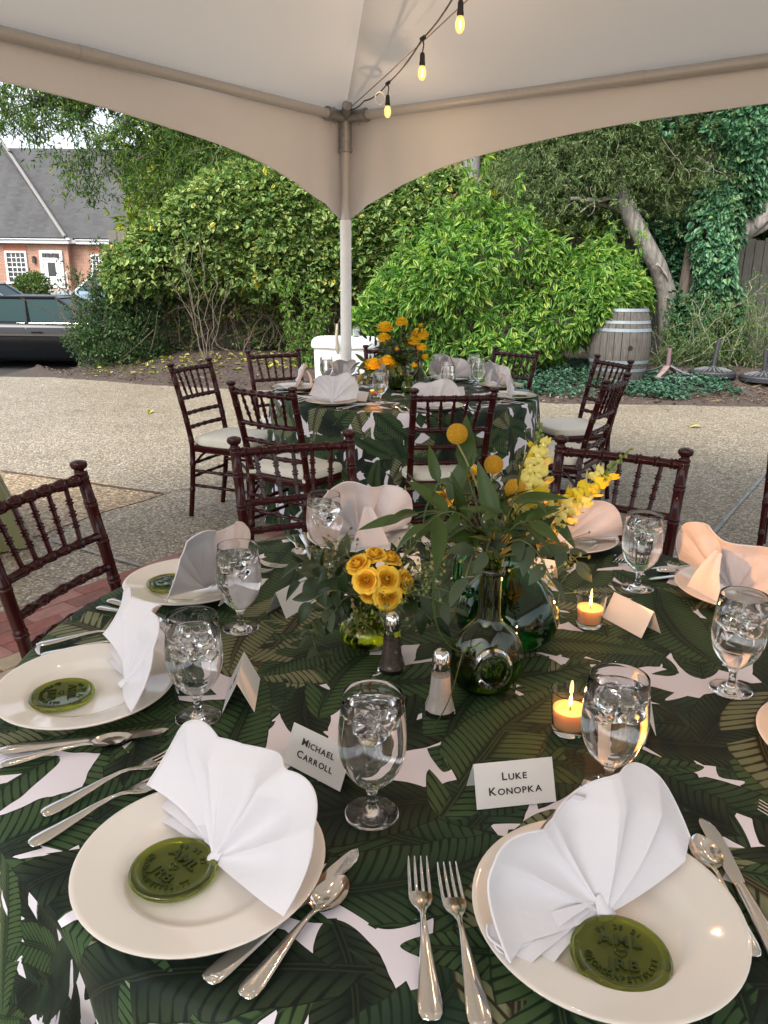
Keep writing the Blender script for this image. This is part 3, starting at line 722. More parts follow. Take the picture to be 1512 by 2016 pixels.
# --- dark bush beside the car
def dark_bush():
    s = thing('dark_bush', 'dense dark green bush hiding the front of the charcoal sedan', 'bush', (0, 0, 0))
    m = leaf_mat('privet_leaf', [(0, (.022, .055, .02)), (.5, (.05, .11, .035)), (.9, (.10, .18, .06)), (1, (.19, .22, .07))], .36, .22)
    N = 420; a = rng.normal(size=(N, 3)); a = norm(a)*(rng.random((N, 1))**.35); C = np.array([-4.0, 11.95, .5])+a*np.array([.72, .6, .74])
    N2 = 210; a = norm(rng.normal(size=(N2, 3)))*(rng.random((N2, 1))**.4); C2 = np.array([-3.75, 12.1, 1.25])+a*np.array([.62, .4, .75])
    keep = C[:, 2] > -.12
    V = clumps(np.concatenate([C[keep], C2]), .13, 30, (.03, .062), .5, OVATE, .2, (0, -.3, .35))
    leaf_part('foliage', V, m, s); mb = MB()
    for i in range(22): limb(mb, (-4.2+random.gauss(0, .15), 12, 0), (-4.25+random.gauss(0, .55), 11.85+random.gauss(0, .2), random.uniform(.6, 1.5)), .014, .004, .1, 6, 5)
    mb.build('stems', M_vine, s)
    # twigs poking up and out
    tw = MB(); P = []
    for i in range(34):
        p = Vector((random.uniform(-4.55, -3.3), random.uniform(11.6, 12.0), random.uniform(.5, 1.4))); q = p+Vector((random.gauss(-.1, .25), random.gauss(-.1, .1), random.uniform(.2, .6)))
        P += [tuple(k) for k in limb(tw, p, q, .005, .002, .08, 7, 4)]
    tw.build('twigs', M_vine, s, kind='stuff')
    P = np.repeat(np.array(P), 7, 0); leaf_part('outer_leaves', leaves(P+rng.normal(size=P.shape)*.02, rng.normal(size=P.shape)+np.array([0, -.2, .3]), rng.uniform(.03, .055, len(P)), .5, OVATE), m, s)
dark_bush()

def bare_twigs():
    s = thing('bare_shrub', 'leafless pale stems fanning up from the bed in front of the hedge', 'shrub', (-2.55, 11.35, .27)); mb = MB()
    for dx, hh in ((-.52, 1.25), (-.40, 1.6), (-.22, 1.75), (-.1, 1.5), (.02, 1.75), (.22, 1.6), (.36, 1.1)):
        st = MB(); pts = limb(st, (dx*.08, random.uniform(-.03, .03), -.03), (dx, random.uniform(-.15, .1), hh), .007, .0028, .03, 9, 6)
        for k in (4, 6, 7): q = pts[k]; limb(st, q, q+Vector((random.choice((-1, 1))*random.uniform(.1, .25), random.gauss(0, .08), random.uniform(.15, .35))), .004, .002, .08, 5, 4)
        st.build('stem', M_stick, s)
bare_twigs()

def weeds():
    s = thing('green_sapling', 'light green sapling growing at the foot of the hedge left of the white bin', 'plant', (-1.15, 11.2, .25)); mb = MB(); P = []
    for i in range(9): P += [tuple(k) for k in limb(mb, (random.gauss(0, .08), random.gauss(0, .08), 0), (random.gauss(0, .28), random.gauss(0, .12), random.uniform(.5, 1.3)), .006, .002, .08, 9, 5)]
    mb.build('stems', M_vine, s); P = np.repeat(np.array(P), 9, 0)
    leaf_part('foliage', leaves(P+rng.normal(size=P.shape)*.03, rng.normal(size=P.shape)+np.array([0, -.2, -.1]), rng.uniform(.05, .10, len(P)), .38, LANCE), leaf_mat('sapling_leaf', [(0, (.07, .17, .03)), (1, (.20, .34, .06))], .45, .3), s)
weeds()

# --- leaning cedar
def cedar():
    s = thing('leaning_cedar', 'leaning cedar with a pale peeling trunk and dark feathery foliage', 'tree', (0, 0, 0)); tr = MB()
    path = [(4.22, 11.75, .1), (4.12, 11.7, .7), (3.98, 11.62, 1.28), (3.80, 11.55, 1.60), (3.56, 11.5, 1.92), (3.34, 11.5, 2.25), (3.16, 11.5, 2.56), (2.98, 11.6, 2.95), (2.70, 11.8, 3.6), (2.5, 12, 4.6)]
    tr.tube(path, [.17, .145, .13, .125, .122, .12, .11, .095, .08, .05], 14); tr.build('trunk', M_cedarbark, s)
    br = MB(); tips = []
    starts = [(path[i], i) for i in (5, 6, 6, 7, 7, 7, 8, 8, 8, 8, 9, 9, 9)]
    for i in range(44):
        p, k = random.choice(starts); ex = Vector((random.uniform(1.75, 4.6), random.uniform(11.4, 13.6), random.uniform(2.3, 4.6)))
        pts = limb(br, p, ex, .03, .007, .10, 9, 5); tips += pts[3:]
    br.build('branches', M_bark, s)
    # hanging sprays of scale foliage
    T = np.array([tuple(t) for t in tips]); T = np.concatenate([T, np.stack([rng.uniform(1.75, 4.5, 260), rng.uniform(11.2, 13.0, 260), rng.uniform(2.35, 4.4, 260)], 1)]); T = T[~((np.abs(T[:, 0]-np.interp(T[:, 2], [1.9, 2.56, 3.1], [3.56, 3.16, 2.9])) < .3) & (T[:, 2] < 2.55))]; K = len(T); per = 22
    st = np.repeat(T, per, 0)+rng.normal(size=(K*per, 3))*np.array([.24, .22, .2]); d = norm(rng.normal(size=st.shape)*.7+np.array([0, -.25, -.35]))
    seg = 9; P = []; A = []
    for q in range(seg):
        P.append(st+d*(.018*q)+rng.normal(size=st.shape)*.006); A.append(d+rng.normal(size=st.shape)*.55)
    P = np.concatenate(P); A = np.concatenate(A)
    m = leaf_mat('cedar_spray', [(0, (.07, .125, .055)), (.4, (.15, .225, .085)), (.8, (.25, .335, .13)), (1, (.36, .42, .20))], .6, .35)
    leaf_part('foliage', leaves(P, A, rng.uniform(.05, .095, len(P)), .27, ((0, 0), (.4, .5), (1, 0)), .2), m, s)
    dw = MB()
    N = 70; C = np.stack([2.98+rng.normal(size=N)*.3, 11.15+rng.random(N)*.2, rng.uniform(2.62, 3.6, N)], 1); leaf_part('front_foliage', clumps(C, .17, 90, (.05, .09), .25, ((0, 0), (.4, .5), (1, 0)), .2, (0, -.2, -.4)), m, s)
    for i in range(16):
        p = Vector((random.uniform(2.0, 4.3), random.uniform(11.1, 11.5), random.uniform(2.5, 3.5))); pts = [p]; d = Vector((random.gauss(0, .6), -.1, random.uniform(-1, .3)))
        for k in range(9): d = (d+Vector((random.gauss(0, .4), random.gauss(0, .2), random.gauss(-.05, .4)))).normalized(); pts.append(pts[-1]+d*.06)
        dw.tube(pts, [.0038-.0002*k for k in range(10)], 4)
    dw.build('dead_twigs', M_twig, s, kind='stuff')
    sb = MB(); limb(sb, (3.15, 11.5, 2.5), (2.45, 11.25, 2.44), .03, .022, .03); limb(sb, (2.95, 11.4, 2.47), (2.6, 11.3, 2.27), .02, .008, .03); sb.build('broken_branch', M_twig, s)
    sb = MB(); limb(sb, (3.93, 11.45, 1.42), (3.72, 11.35, 1.62), .012, .02, .08); sb.build('stub', M_twig, s)
cedar()

# --- tree wrapped in ivy
def ivy_tree():
    s = thing('ivy_covered_tree', 'tree trunk wrapped from ground to top in dark green ivy beside the barrel', 'tree', (0, 0, 0)); tr = MB()
    path = [(4.72, 11.5, .1), (4.60, 11.5, .8), (4.55, 11.5, 1.5), (4.60, 11.5, 2.2), (4.66, 11.5, 2.9), (4.78, 11.55, 3.6), (5.1, 11.6, 4.6)]
    tr.tube(path, [.26, .22, .20, .20, .19, .18, .15], 12); tr.build('trunk', M_bark, s)
    t2 = MB(); t2.tube([(4.18, 11.62, .1), (4.2, 11.6, .9), (4.24, 11.6, 1.6), (4.3, 11.6, 2.3), (4.4, 11.65, 3.0), (4.35, 11.7, 4.2)], [.09, .075, .07, .07, .06, .05], 9); t2.build('side_trunk', M_bark, s)
    for a, b, r0, r1 in (((4.75, 11.55, 1.95), (5.35, 11.5, 2.5), .15, .12), ((5.3, 11.5, 2.46), (6.3, 11.6, 3.5), .12, .08), ((4.75, 11.6, 1.85), (5.5, 11.4, 2.28), .07, .06), ((5.45, 11.4, 2.26), (6.6, 11.3, 2.5), .06, .04), ((4.7, 11.55, 2.45), (5.3, 11.7, 2.95), .09, .075), ((5.25, 11.7, 2.9), (6.2, 11.9, 4.3), .075, .05)):
        lb = MB(); limb(lb, a, b, r0, r1, .04, 8, 9); lb.build('limb', M_cedarbark, s)
    m = leaf_mat('dark_ivy_leaf', [(0, (.045, .13, .07)), (.5, (.085, .21, .105)), (.9, (.145, .30, .145)), (1, (.23, .38, .17))], .36, .24)
    P_ = np.array(path); zz = P_[:, 2]
    def around(N, z0=.3, z1=4.3):
        z = rng.uniform(z0, z1, N); a = rng.uniform(-PI*1.02, .12*PI, N)+PI*0; r = .24+.13*np.sin(z*3.3+a*2)+.10*rng.random(N)
        cx = np.interp(z, zz, P_[:, 0]); cy_ = np.interp(z, zz, P_[:, 1]); u = np.stack([np.cos(a), np.sin(a), 0*a], 1)
        P = np.stack([cx+np.cos(a)*r, cy_+np.sin(a)*r, z], 1); return P, u*.8+np.array([0, 0, -.7])+rng.normal(size=(N, 3))*.35, u
    P, ax, u = around(6500); gap = (np.sin(P[:, 2]*5+P[:, 0]*9) < -.93); P, ax, u = P[~gap], ax[~gap], u[~gap]
    V = [leaves(P, ax, rng.uniform(.06, .10, len(P)), .95, OVATE, .25, .2, up=u)]
    N = 260; z = rng.uniform(3.1, 4.4, N); C = np.stack([4.8+rng.normal(size=N)*.75, 11.4+rng.normal(size=N)*.25, z], 1); V.append(clumps(C, .16, 14, (.06, .1), .95, OVATE))
    N = 190; C = np.stack([rng.uniform(3.75, 4.35, N), rng.uniform(11.9, 12.4, N), rng.uniform(1.3, 2.2, N)], 1); V.append(clumps(C, .14, 18, (.06, .1), .95, OVATE))
    N = 60; C = np.stack([4.22+rng.normal(size=N)*.1, 11.5+0*rng.random(N), rng.uniform(.3, 1.2, N)], 1); V.append(clumps(C, .12, 18, (.05, .08), .9, OVATE))
    leaf_part('ivy', V, m, s)
    P, ax, u = around(300, .5, 3.6); P = P+u*.05; leaf_objects([single_leaf_mesh('leaf', m, .10*k, .95, OVATE, .25, .2) for k in (.85, 1, 1.15)], P, ax, s)
ivy_tree()

def wispy_shrub():
    s = thing('wispy_shrub', 'wispy light green shrub growing behind the umbrella bases', 'shrub', (0, 0, 0)); mb = MB(); P = []
    for i in range(120):
        x0 = random.uniform(3.75, 6.2); p = (x0, random.uniform(10.95, 11.4), .2); q = (x0+random.gauss(0, .4), random.uniform(10.6, 11.2), random.uniform(.45, 1.25)+.25*(x0 > 4.9))
        P += [tuple(k) for k in limb(mb, p, q, .006, .002, .16, 9, 4)]
    mb.build('stems', M_twig, s, kind='stuff')
    P = np.repeat(np.array(P), 13, 0); P = P+rng.normal(size=P.shape)*.045
    m = leaf_mat('wispy_leaf', [(0, (.06, .13, .035)), (.5, (.12, .21, .06)), (.9, (.20, .29, .10)), (1, (.30, .33, .13))], .45, .3)
    leaf_part('foliage', leaves(P, rng.normal(size=P.shape)+np.array([0, -.2, .1]), rng.uniform(.03, .06, len(P)), .34, LANCE), m, s)
wispy_shrub()

# --- trees behind the fence
def oak():
    s = thing('oak_tree', 'oak tree whose thin leafy branches hang over the car park on the left', 'tree', (0, 0, 0)); tr = MB()
    tr.tube([(-1.75, 15.4, 0), (-1.7, 15.4, 1.8), (-1.6, 15.3, 3.2), (-1.6, 15.3, 5.5)], [.30, .26, .24, .2], 12); tr.build('trunk', M_bark, s)
    br = MB(); tips = []
    ends = [(-6.6, 13.2, 4.3), (-6.3, 13.0, 3.9), (-6.2, 12.8, 3.35), (-5.6, 13.2, 4.5), (-5.3, 12.8, 3.5), (-4.9, 13.0, 2.95), (-4.5, 12.9, 2.65), (-4.3, 13.1, 3.45), (-3.9, 12.8, 2.95), (-3.6, 13.3, 3.5), (-3.4, 12.9, 2.75), (-3.0, 13.2, 3.1), (-2.8, 12.8, 2.8), (-2.2, 13.1, 3.2), (-1.6, 13.0, 3.0), (-2.6, 14, 3.9), (-4.2, 14, 4.2), (-5.0, 13.8, 4.5), (-3.2, 14, 4.4), (-1.0, 13.6, 3.3), (-.4, 13.6, 3.0), (-6.9, 13.4, 3.6)]
    for e in ends:
        a = Vector((-1.62, 15.3, random.uniform(3.4, 5.2))); mid = a.lerp(Vector(e), .55)+Vector((0, 0, .5)); pts = limb(br, a, mid, .06, .028, .06, 7, 6); p2 = limb(br, mid, e, .028, .007, .07, 8, 5)
        for p in p2[1:]:
            for k in range(4):
                q = p+Vector((random.gauss(0, .32), random.gauss(0, .3), random.gauss(-.1, .24))); tips += limb(br, p, q, .006, .002, .08, 5, 3)[1:]
    br.build('branches', M_bark, s)
    P = np.repeat(np.array([tuple(t) for t in tips]), 12, 0); P = P+rng.normal(size=P.shape)*.06
    m = leaf_mat('oak_leaf', [(0, (.035, .085, .02)), (.5, (.075, .15, .03)), (.85, (.13, .22, .045)), (1, (.25, .30, .05))], .4, .38)
    leaf_part('foliage', leaves(P, rng.normal(size=P.shape)*.8+np.array([0, -.1, -.45]), rng.uniform(.06, .12, len(P)), .24, LANCE, .2), m, s)
oak()
def bg_tree(label, x, y, zc, rx, rz_, stops, L=(.13, .22), wid=.5, n=330, trunk=True):
    s = thing('background_tree', label, 'tree', (x, y, 0), 0, 'trees beyond the fence')
    mb = MB(); mb.tube([(0, 0, 0), (.1, 0, zc*.6), (.1, 0, zc+rz_*.6)], [.22, .18, .08], 9)
    for i in range(14): limb(mb, (.1, 0, zc*.5+random.random()*zc*.5), (random.gauss(0, rx*.5), random.gauss(0, rx*.4), zc+random.gauss(0, rz_*.5)), .07, .02, .08, 6, 5)
    mb.build('trunk', M_bark, s)
    a = norm(rng.normal(size=(n, 3)))*(rng.random((n, 1))**.45); a[:, 1] = -np.abs(a[:, 1])*.9+.25; C = np.array([0, 0, zc])+a*np.array([rx, rx*.8, rz_])
    C = C[C[:, 2] > .3]
    leaf_part('crown', clumps(C, rng.uniform(.25, .55, len(C)), 42, L, wid, OVATE, .3, (0, -.4, 0)), leaf_mat('crown_leaf', stops, .5, .35), s)
G1 = [(0, (.09, .16, .03)), (.5, (.18, .27, .05)), (.9, (.30, .38, .07)), (1, (.46, .42, .08))]
G2 = [(0, (.05, .11, .035)), (.5, (.11, .19, .05)), (.9, (.19, .28, .075)), (1, (.28, .33, .09))]
bg_tree('yellow green tree rising behind the left half of the hedge', -3.2, 17.2, 2.9, 2.3, 2.2, G1)
bg_tree('tree with deep green crown directly behind the tent pole', -.2, 18.0, 3.0, 2.2, 2.7, G2)
bg_tree('light green tree behind the wooden utility pole', 2.9, 17.5, 3.0, 2.2, 2.6, G1)
bg_tree('dark green tree behind the leaning cedar', 5.6, 17.0, 3.4, 2.4, 3.0, G2)
bg_tree('yellowish tree right of the ivy covered trunk', 9.0, 17.4, 3.2, 2.5, 3.0, G1)
def far_woods():
    N = 9000; x = rng.uniform(-5.0, 34, N); y = rng.uniform(24, 28, N); z = rng.uniform(.2, 1, N)*(8.5+1.5*np.sin(x*.7)); P = np.stack([x, y, z], 1)
    k = ~((x < -4) & (z > 5)); P = P[k]
    leaf_part('distant_woods', leaves(P, rng.normal(size=P.shape)+np.array([0, -.4, -.2]), rng.uniform(.5, .9, len(P)), .8, OVATE), leaf_mat('woods_leaf', [(0, (.06, .12, .03)), (.6, (.12, .20, .05)), (1, (.24, .30, .08))], .6, .25), None)
far_woods()
# small clipped shrub at the house
def house_shrub():
    s = thing('house_shrub', 'small clipped dark green shrub in front of the brick wall', 'shrub', (-17.35, 40, -.05))
    C = norm(rng.normal(size=(90, 3)))*np.array([.62, .6, .6])+np.array([0, 0, .75]); leaf_part('foliage', clumps(C, .3, 28, (.1, .2), .5, OVATE), leaf_mat('box_leaf', G2, .5, .2), s)
    mb = MB(); mb.tube([(0, 0, -.1), (0, 0, .7)], .08, 6); mb.build('stem', M_bark, s)
house_shrub()

# --- ground cover ivy and fallen leaves
def ground_cover():
    N = 6500; x = rng.uniform(.75, 4.3, N); e = edge_y(x); y = e+.22+rng.random(N)*1.5+.12*np.sin(x*5); keep = ~((x > 3.3) & (y > 10.3)) & ((y-e > .75) | (rng.random(N) < .35+.65*(np.sin(x*4.2+1) > -.1)))
    x, y = x[keep], y[keep]; z = bed_h(x, y)+.03+.09*rng.random(len(x)); P = np.stack([x, y, z], 1)
    leaf_part('ivy_ground_cover', leaves(P, rng.normal(size=P.shape)*np.array([1, 1, .2])+np.array([0, -.25, -.12]), rng.uniform(.035, .075, len(P)), .85, OVATE, .2, .15), leaf_mat('blue_ivy_leaf', [(0, (.035, .095, .06)), (.6, (.07, .16, .10)), (1, (.12, .24, .14))], .4, .2), None)
    N = 240; x = rng.uniform(-4.2, -.9, N); y = 11.05+rng.random(N)*1.0+.1*np.sin(x*6); z = bedz(x, y)+.012+.02*rng.random(N); P = np.stack([x, y, z], 1)
    leaf_part('fallen_yellow_leaves', leaves(P, rng.normal(size=P.shape)*np.array([1, 1, .25]), rng.uniform(.05, .10, N), .75, OVATE, .1, .2), leaf_mat('fallen_leaf', [(0, (.14, .20, .03)), (.35, (.30, .32, .05)), (.7, (.46, .42, .10)), (1, (.24, .15, .06))], .6, .2), None)
    N = 500; x = rng.uniform(3.2, 6, N); e = edge_y(x); y = e+.1+rng.random(N)*.9; P = np.stack([x, y, bedz(x, y)+.012], 1)
    leaf_part('dry_needles', leaves(P, rng.normal(size=P.shape)*np.array([1, 1, .15]), rng.uniform(.06, .16, N), .06, LANCE, .05), leaf_mat('dry_needle', [(0, (.20, .12, .06)), (1, (.42, .32, .18))], .8, 0), None)
ground_cover()
def litter():
    N = 260; x = rng.uniform(-5, 5.5, N); y = edge_y(x)-rng.random(N)**2.2*4.5-.03; P = np.stack([x, y, .012+0*x], 1)
    leaf_part('driveway_litter', leaves(P, rng.normal(size=P.shape)*np.array([1, 1, .1]), rng.uniform(.012, .055, N), .45, LANCE, .05, up=np.array([[0, 0, 6.]]).repeat(N, 0)), leaf_mat('litter_leaf', [(0, (.09, .06, .035)), (.6, (.22, .16, .08)), (.9, (.30, .28, .09)), (1, (.40, .36, .12))], .8, .1), None)
litter()
def stray_leaves():
    m = leaf_mat('stray_leaf', [(0, (.30, .33, .06)), (1, (.45, .42, .10))], .6, .2)
    for i, (x, y, lab) in enumerate(((3.15, 7.72, 'single yellow green leaf lying on the driveway near the right side'), (-2.5, 8.3, 'small curled leaf lying on the driveway at the left'), (2.55, 8.95, 'pale leaf lying where the driveway meets the mulch'))):
        o = link(bpy.data.objects.new('fallen_leaf', single_leaf_mesh('fallen_leaf', m, .13, .6, OVATE, .15, .3))); o.location = (x, y, .02); o.rotation_euler = (0, 0, 1.9*i+1.4); tag(o, lab, 'leaf')
stray_leaves()

# ------------------------------------------------------------------ shared materials and lettering
M_glass = mat('clear_glass', (1, 1, 1), 0.0, trans=1, ior=1.47)
M_water = mat('water', (1, 1, 1), 0.0, trans=1, ior=1.333)
M_ice = mat('ice', (1, 1, 1), .03, trans=1, ior=1.25, bump=.7, bscale=40)
M_ink = mat('black_ink', (.02, .02, .022), .6)
_tcache = {}
def text_mesh_mb(s, size, depth, bold=.0, spacing=1.0):
    key = (s, size, depth, bold, spacing)
    if key in _tcache: return _tcache[key]
    cu = bpy.data.curves.new('lettering', 'FONT'); cu.body = s; cu.size = size; cu.extrude = depth/2; cu.align_x = 'CENTER'; cu.align_y = 'CENTER'; cu.offset = bold; cu.space_character = spacing; cu.resolution_u = 3
    o = bpy.data.objects.new('lettering', cu); col.objects.link(o)
    dg = bpy.context.evaluated_depsgraph_get(); me = bpy.data.meshes.new_from_object(o.evaluated_get(dg))
    vs = [tuple(v.co) for v in me.vertices]; fs = [tuple(p.vertices) for p in me.polygons]
    bpy.data.objects.remove(o); bpy.data.meshes.remove(me); bpy.data.curves.remove(cu)
    _tcache[key] = (vs, fs); return vs, fs
def small_caps(mb, s, size, M):
    """first letter tall, the rest small capitals, centred"""
    gl = [text_mesh_mb(c, size*(1.0 if i == 0 else .80)*1.3, .0003, .00022) for i, c in enumerate(s)]
    wd = [(max(v[0] for v in t[0])-min(v[0] for v in t[0]))*1.14 for t in gl]; gap = size*.16; x = -(sum(wd)+gap*(len(s)-1))/2
    for i, t in enumerate(gl):
        cx = (max(v[0] for v in t[0])+min(v[0] for v in t[0]))/2
        mb.add(t[0], t[1], M @ Matrix.Translation((x+wd[i]/2, (0 if i == 0 else -size*.10), 0)) @ Matrix.Diagonal((1.14, 1, 1, 1)) @ Matrix.Translation((-cx, 0, 0))); x += wd[i]+gap

# ------------------------------------------------------------------ barrel, umbrella bases, white bin
def barrel():
    t = thing('wine_barrel', 'weathered oak wine barrel with grey hoops and a bung hole beside the ivy', 'barrel', (2.98, 10.2, .16), R(8)); H = .91; NS = 26
    wood = mat('weathered_oak', (.125, .116, .104), .85, var=.6, vscale=8, stretch=(7, 7, .8), bump=.6, bscale=60, base2=(.055, .045, .037)); hoop = mat('galvanised_hoop', (.22, .27, .30), .55, metal=.15, var=.25, vscale=18); dk = mat('dark_bung', (.008, .006, .005), .9)
    def rad(z): return .305+.075*math.sin(PI*z/H)
    for i in range(NS):
        mb = MB(); a0 = 2*PI*i/NS+.010; a1 = 2*PI*(i+1)/NS-.010; K = 9; dr = random.uniform(-.0018, .0018); vs = []
        for j in range(K):
            z = H*j/(K-1); r = rad(z)+dr
            for rr, aa in ((r, a0), (r*1.0015, (a0+a1)/2), (r, a1), (r-.024, a1), (r-.024, a0)): vs.append((rr*math.cos(aa), rr*math.sin(aa), z))
        fs = [tuple(range(4, -1, -1)), tuple((K-1)*5+k for k in range(5))]
        for j in range(K-1):
            for k in range(5): q = (k+1) % 5; fs.append((j*5+k, j*5+q, j*5+5+q, j*5+5+k))
        mb.add(vs, fs); mb.build('stave', wood, t, False)
    for z, w in ((.022, .034), (.16, .036), (.26, .04), (.65, .04), (.745, .036), (.888, .036)):
        r0, r1 = rad(z-w/2)+.0015, rad(z+w/2)+.0015
        MB().lathe([(r0, z-w/2), (r0+.004, z-w/2), (r1+.004, z+w/2), (r1, z+w/2), (r0, z-w/2)], 52).build('hoop', hoop, t)
    MB().lathe([(0, H-.035), (.288, H-.035)], 32).build('barrel_head', wood, t); MB().lathe([(0, .03), (.288, .03)], 32).build('barrel_head', wood, t)
    a = R(-94); M = Matrix.Translation((math.cos(a)*(rad(.46)-.004), math.sin(a)*(rad(.46)-.004), .44)) @ Matrix.Rotation(a, 4, 'Z') @ Matrix.Rotation(PI/2, 4, 'Y')
    MB().lathe([(0, .0065), (.024, .0065), (.026, .0085), (.030, .0075), (.031, 0)], 18, M=M).build('bung_hole', dk, t)
barrel()
M_iron = mat('blackened_iron', (.035, .037, .042), .55, var=.3, vscale=20, bump=.3, bscale=90)
def umbrella_bases():
    t = thing('umbrella_base', 'rusty four legged steel umbrella base next to the wine barrel', 'umbrella base', (3.68, 10.35, float(bed_h(3.68, 10.35))+.03), R(8)); rust = mat('rusty_steel', (.24, .13, .09), .75, var=.6, vscale=14, base2=(.25, .24, .27)); steel = mat('purple_grey_steel', (.22, .21, .25), .5, metal=.3, var=.4, vscale=16)
    for k in range(4):
        a = PI/2*k+PI/4; mb = MB(); d = Vector((math.cos(a), math.sin(a), 0)); mb.tube([d*.05+Vector((0, 0, .13)), d*.17+Vector((0, 0, .075)), d*.38+Vector((0, 0, .018))], [(.04, .014), (.035, .012), (.03, .01)], 8, flat=(-d.y, d.x, 0)); mb.build('leg', rust if k in (0, 2) else steel, t)
    fr = MB(); c = [Vector((math.cos(PI/2*k+PI/4)*.38, math.sin(PI/2*k+PI/4)*.38, .012)) for k in range(4)]
    for k in range(4): fr.tube([c[k], c[(k+1) % 4]], .012, 6)
    fr.build('base_frame', steel, t)
    pb = MB(); pb.tube([(0, 0, .1), (0, 0, .36)], .028, 12); pb.build('socket_tube', mat('mauve_tube', (.17, .11, .12), .6), t)
    for loc, lab, tilt, post in (((4.30, 10.42, .215), 'round black cast iron umbrella base in the middle of the three', .03, .44), ((4.88, 10.22, .215), 'round black umbrella base with pale streaks at the right edge', -.02, .36)):
        loc = (loc[0], loc[1], float(bed_h(loc[0], loc[1]))+.05); t = thing('umbrella_base', lab, 'umbrella base', loc, R(20), 'round cast umbrella bases on the mulch'); mb = MB()
        mb.lathe([(0, -.03), (.29, -.03), (.295, .012), (.27, .03), (.24, .034), (.12, .065), (.055, .085), (.05, .10), (0, .10)], 40); mb.build('disc', M_iron, t)
        pm = mat('scuffed_petal', (.16, .16, .17), .6, var=.5, vscale=15)
        pt = MB()
        for k in range(20): a = 2*PI*k/20; pt.tube([(math.cos(a)*r, math.sin(a)*r, z) for r, z in ((.07, .083), (.12, .069), (.18, .053), (.235, .04))], [.004, .010, .013, .006], 5)
        pt.build('fluting', pm, t); rim = MB()
        rim.lathe([(.272, .030), (.285, .036), (.296, .02)], 40); rim.build('rim', M_iron, t)
        pp = MB(); pp.tube([(0, 0, .09), (post*tilt*3, 0, post)], .027, 12); pp.tube([(.02, 0, .17), (.075, 0, .17)], .008, 6); pp.ball((.08, 0, .17), .018, 8, 5); pp.build('socket_tube', M_iron, t)
umbrella_bases()
M_wcloth = mat('white_fitted_cloth', (.80, .82, .84), .8, var=.05, vscale=6, bump=.15, bscale=30)
def bin_():
    t = thing('beverage_bin', 'white cloth covered beverage bin standing behind the tent pole', 'bin', (-.375, 7.45, 0)); mb = MB()
    def f(u, v):
        a = 2*PI*u; z = .80*v; r = .262+.035*v+.012*math.sin(a*4+1)*math.sin(v*PI)*.5; sq = 1/(abs(math.cos(a))**4+abs(math.sin(a))**4)**.25
        return (r*sq*math.cos(a)*.98, r*sq*math.sin(a)*.85, .01+z)
    mb.grid(f, 56, 10, closed=True); mb.build('cover', M_wcloth, t)
    lid = MB()
    def g(u, v):
        a = 2*PI*u; sq = 1/(abs(math.cos(a))**4+abs(math.sin(a))**4)**.25
        r, z = [(.30, .775), (.318, .785), (.322, .815), (.312, .845), (.28, .862), (.15, .868), (.0, .87)][int(round(v*6))]
        return (r*sq*math.cos(a)*.98, r*sq*math.sin(a)*.85, z+.004*math.sin(a*5)*(v < .6))
    lid.grid(g, 56, 7, closed=True); lid.build('lid', M_wcloth, t)
    m = text_mesh_mb('C X', .045, .0008); mb = MB(); mb.add(m[0], m[1], Matrix.Translation((.10, -.256, .60)) @ Matrix.Rotation(PI/2, 4, 'X')); mb.build('monogram', mat('grey_print', (.42, .44, .46), .7), t, False)
    s = thing('ice_scoop', 'wooden handled scoop hanging on the bin beside the tent pole', 'scoop', (-.435, 7.14, .80)); w = mat('pale_wood', (.42, .36, .28), .6, var=.3)
    mb = MB(); mb.tube([(0, .02, .20), (-.006, 0, .10), (0, -.01, 0), (.008, -.01, -.06)], [(.010, .012), (.016, .012), (.022, .014), (.014, .01)], 10); mb.build('scoop_body', w, s)
    st = MB(); st.tube([(0, .02, .19), (.02, .03, .24), (.045, .04, .16), (.05, .05, .05)], .006, 6); st.build('strap', w, s)
    g = thing('tumbler_glass', 'clear tumbler with ice standing on the white bin', 'glass', (-.275, 7.40, .872)); mb = MB(); mb.lathe([(0, .001), (.030, .001), (.040, .095), (.038, .095), (.029, .008), (0, .008)], 20); mb.build('tumbler', M_glass, g)
    ic = MB(); ic.lathe([(0, .0085), (.0275, .0085), (.035, .07), (0, .072)], 16); ic.build('ice', mat('cloudy_ice', (.85, .88, .9), .3, trans=.6, ior=1.3, var=.2, vscale=50), g)
bin_()

# ------------------------------------------------------------------ chiavari chairs
M_mahog = mat('mahogany_lacquer', (.040, .0055, .006), .14, spec=.25, var=.35, vscale=14, stretch=(3, 3, 1))
M_cush = mat('ivory_cushion', (.74, .72, .63), .8, var=.06, vscale=12, bump=.15, bscale=25)
def bamboo(mb, p0, p1, r, rings, mid=None, n=8, bulge=1.22, w=.004):
    """turned bar with paired rings; mid bends it"""
    p0, p1 = Vector(p0), Vector(p1); L = (p1-p0).length
    ts = {0.0: r, 1.0: r}
    for t in rings:
        for d, k in ((-3, 1), (-2, bulge), (-.8, bulge), (-.3, 1.02), (.3, 1.02), (.8, bulge), (2, bulge), (3, 1)): ts[min(1, max(0, t+d*w/L))] = r*k
    T = sorted(ts)
    def at(t):
        if mid is None: return p0.lerp(p1, t)
        m = Vector(mid); return p0*(1-t)*(1-t)+m*2*t*(1-t)+p1*t*t
    mb.tube([at(t) for t in T], [ts[t] for t in T], n)
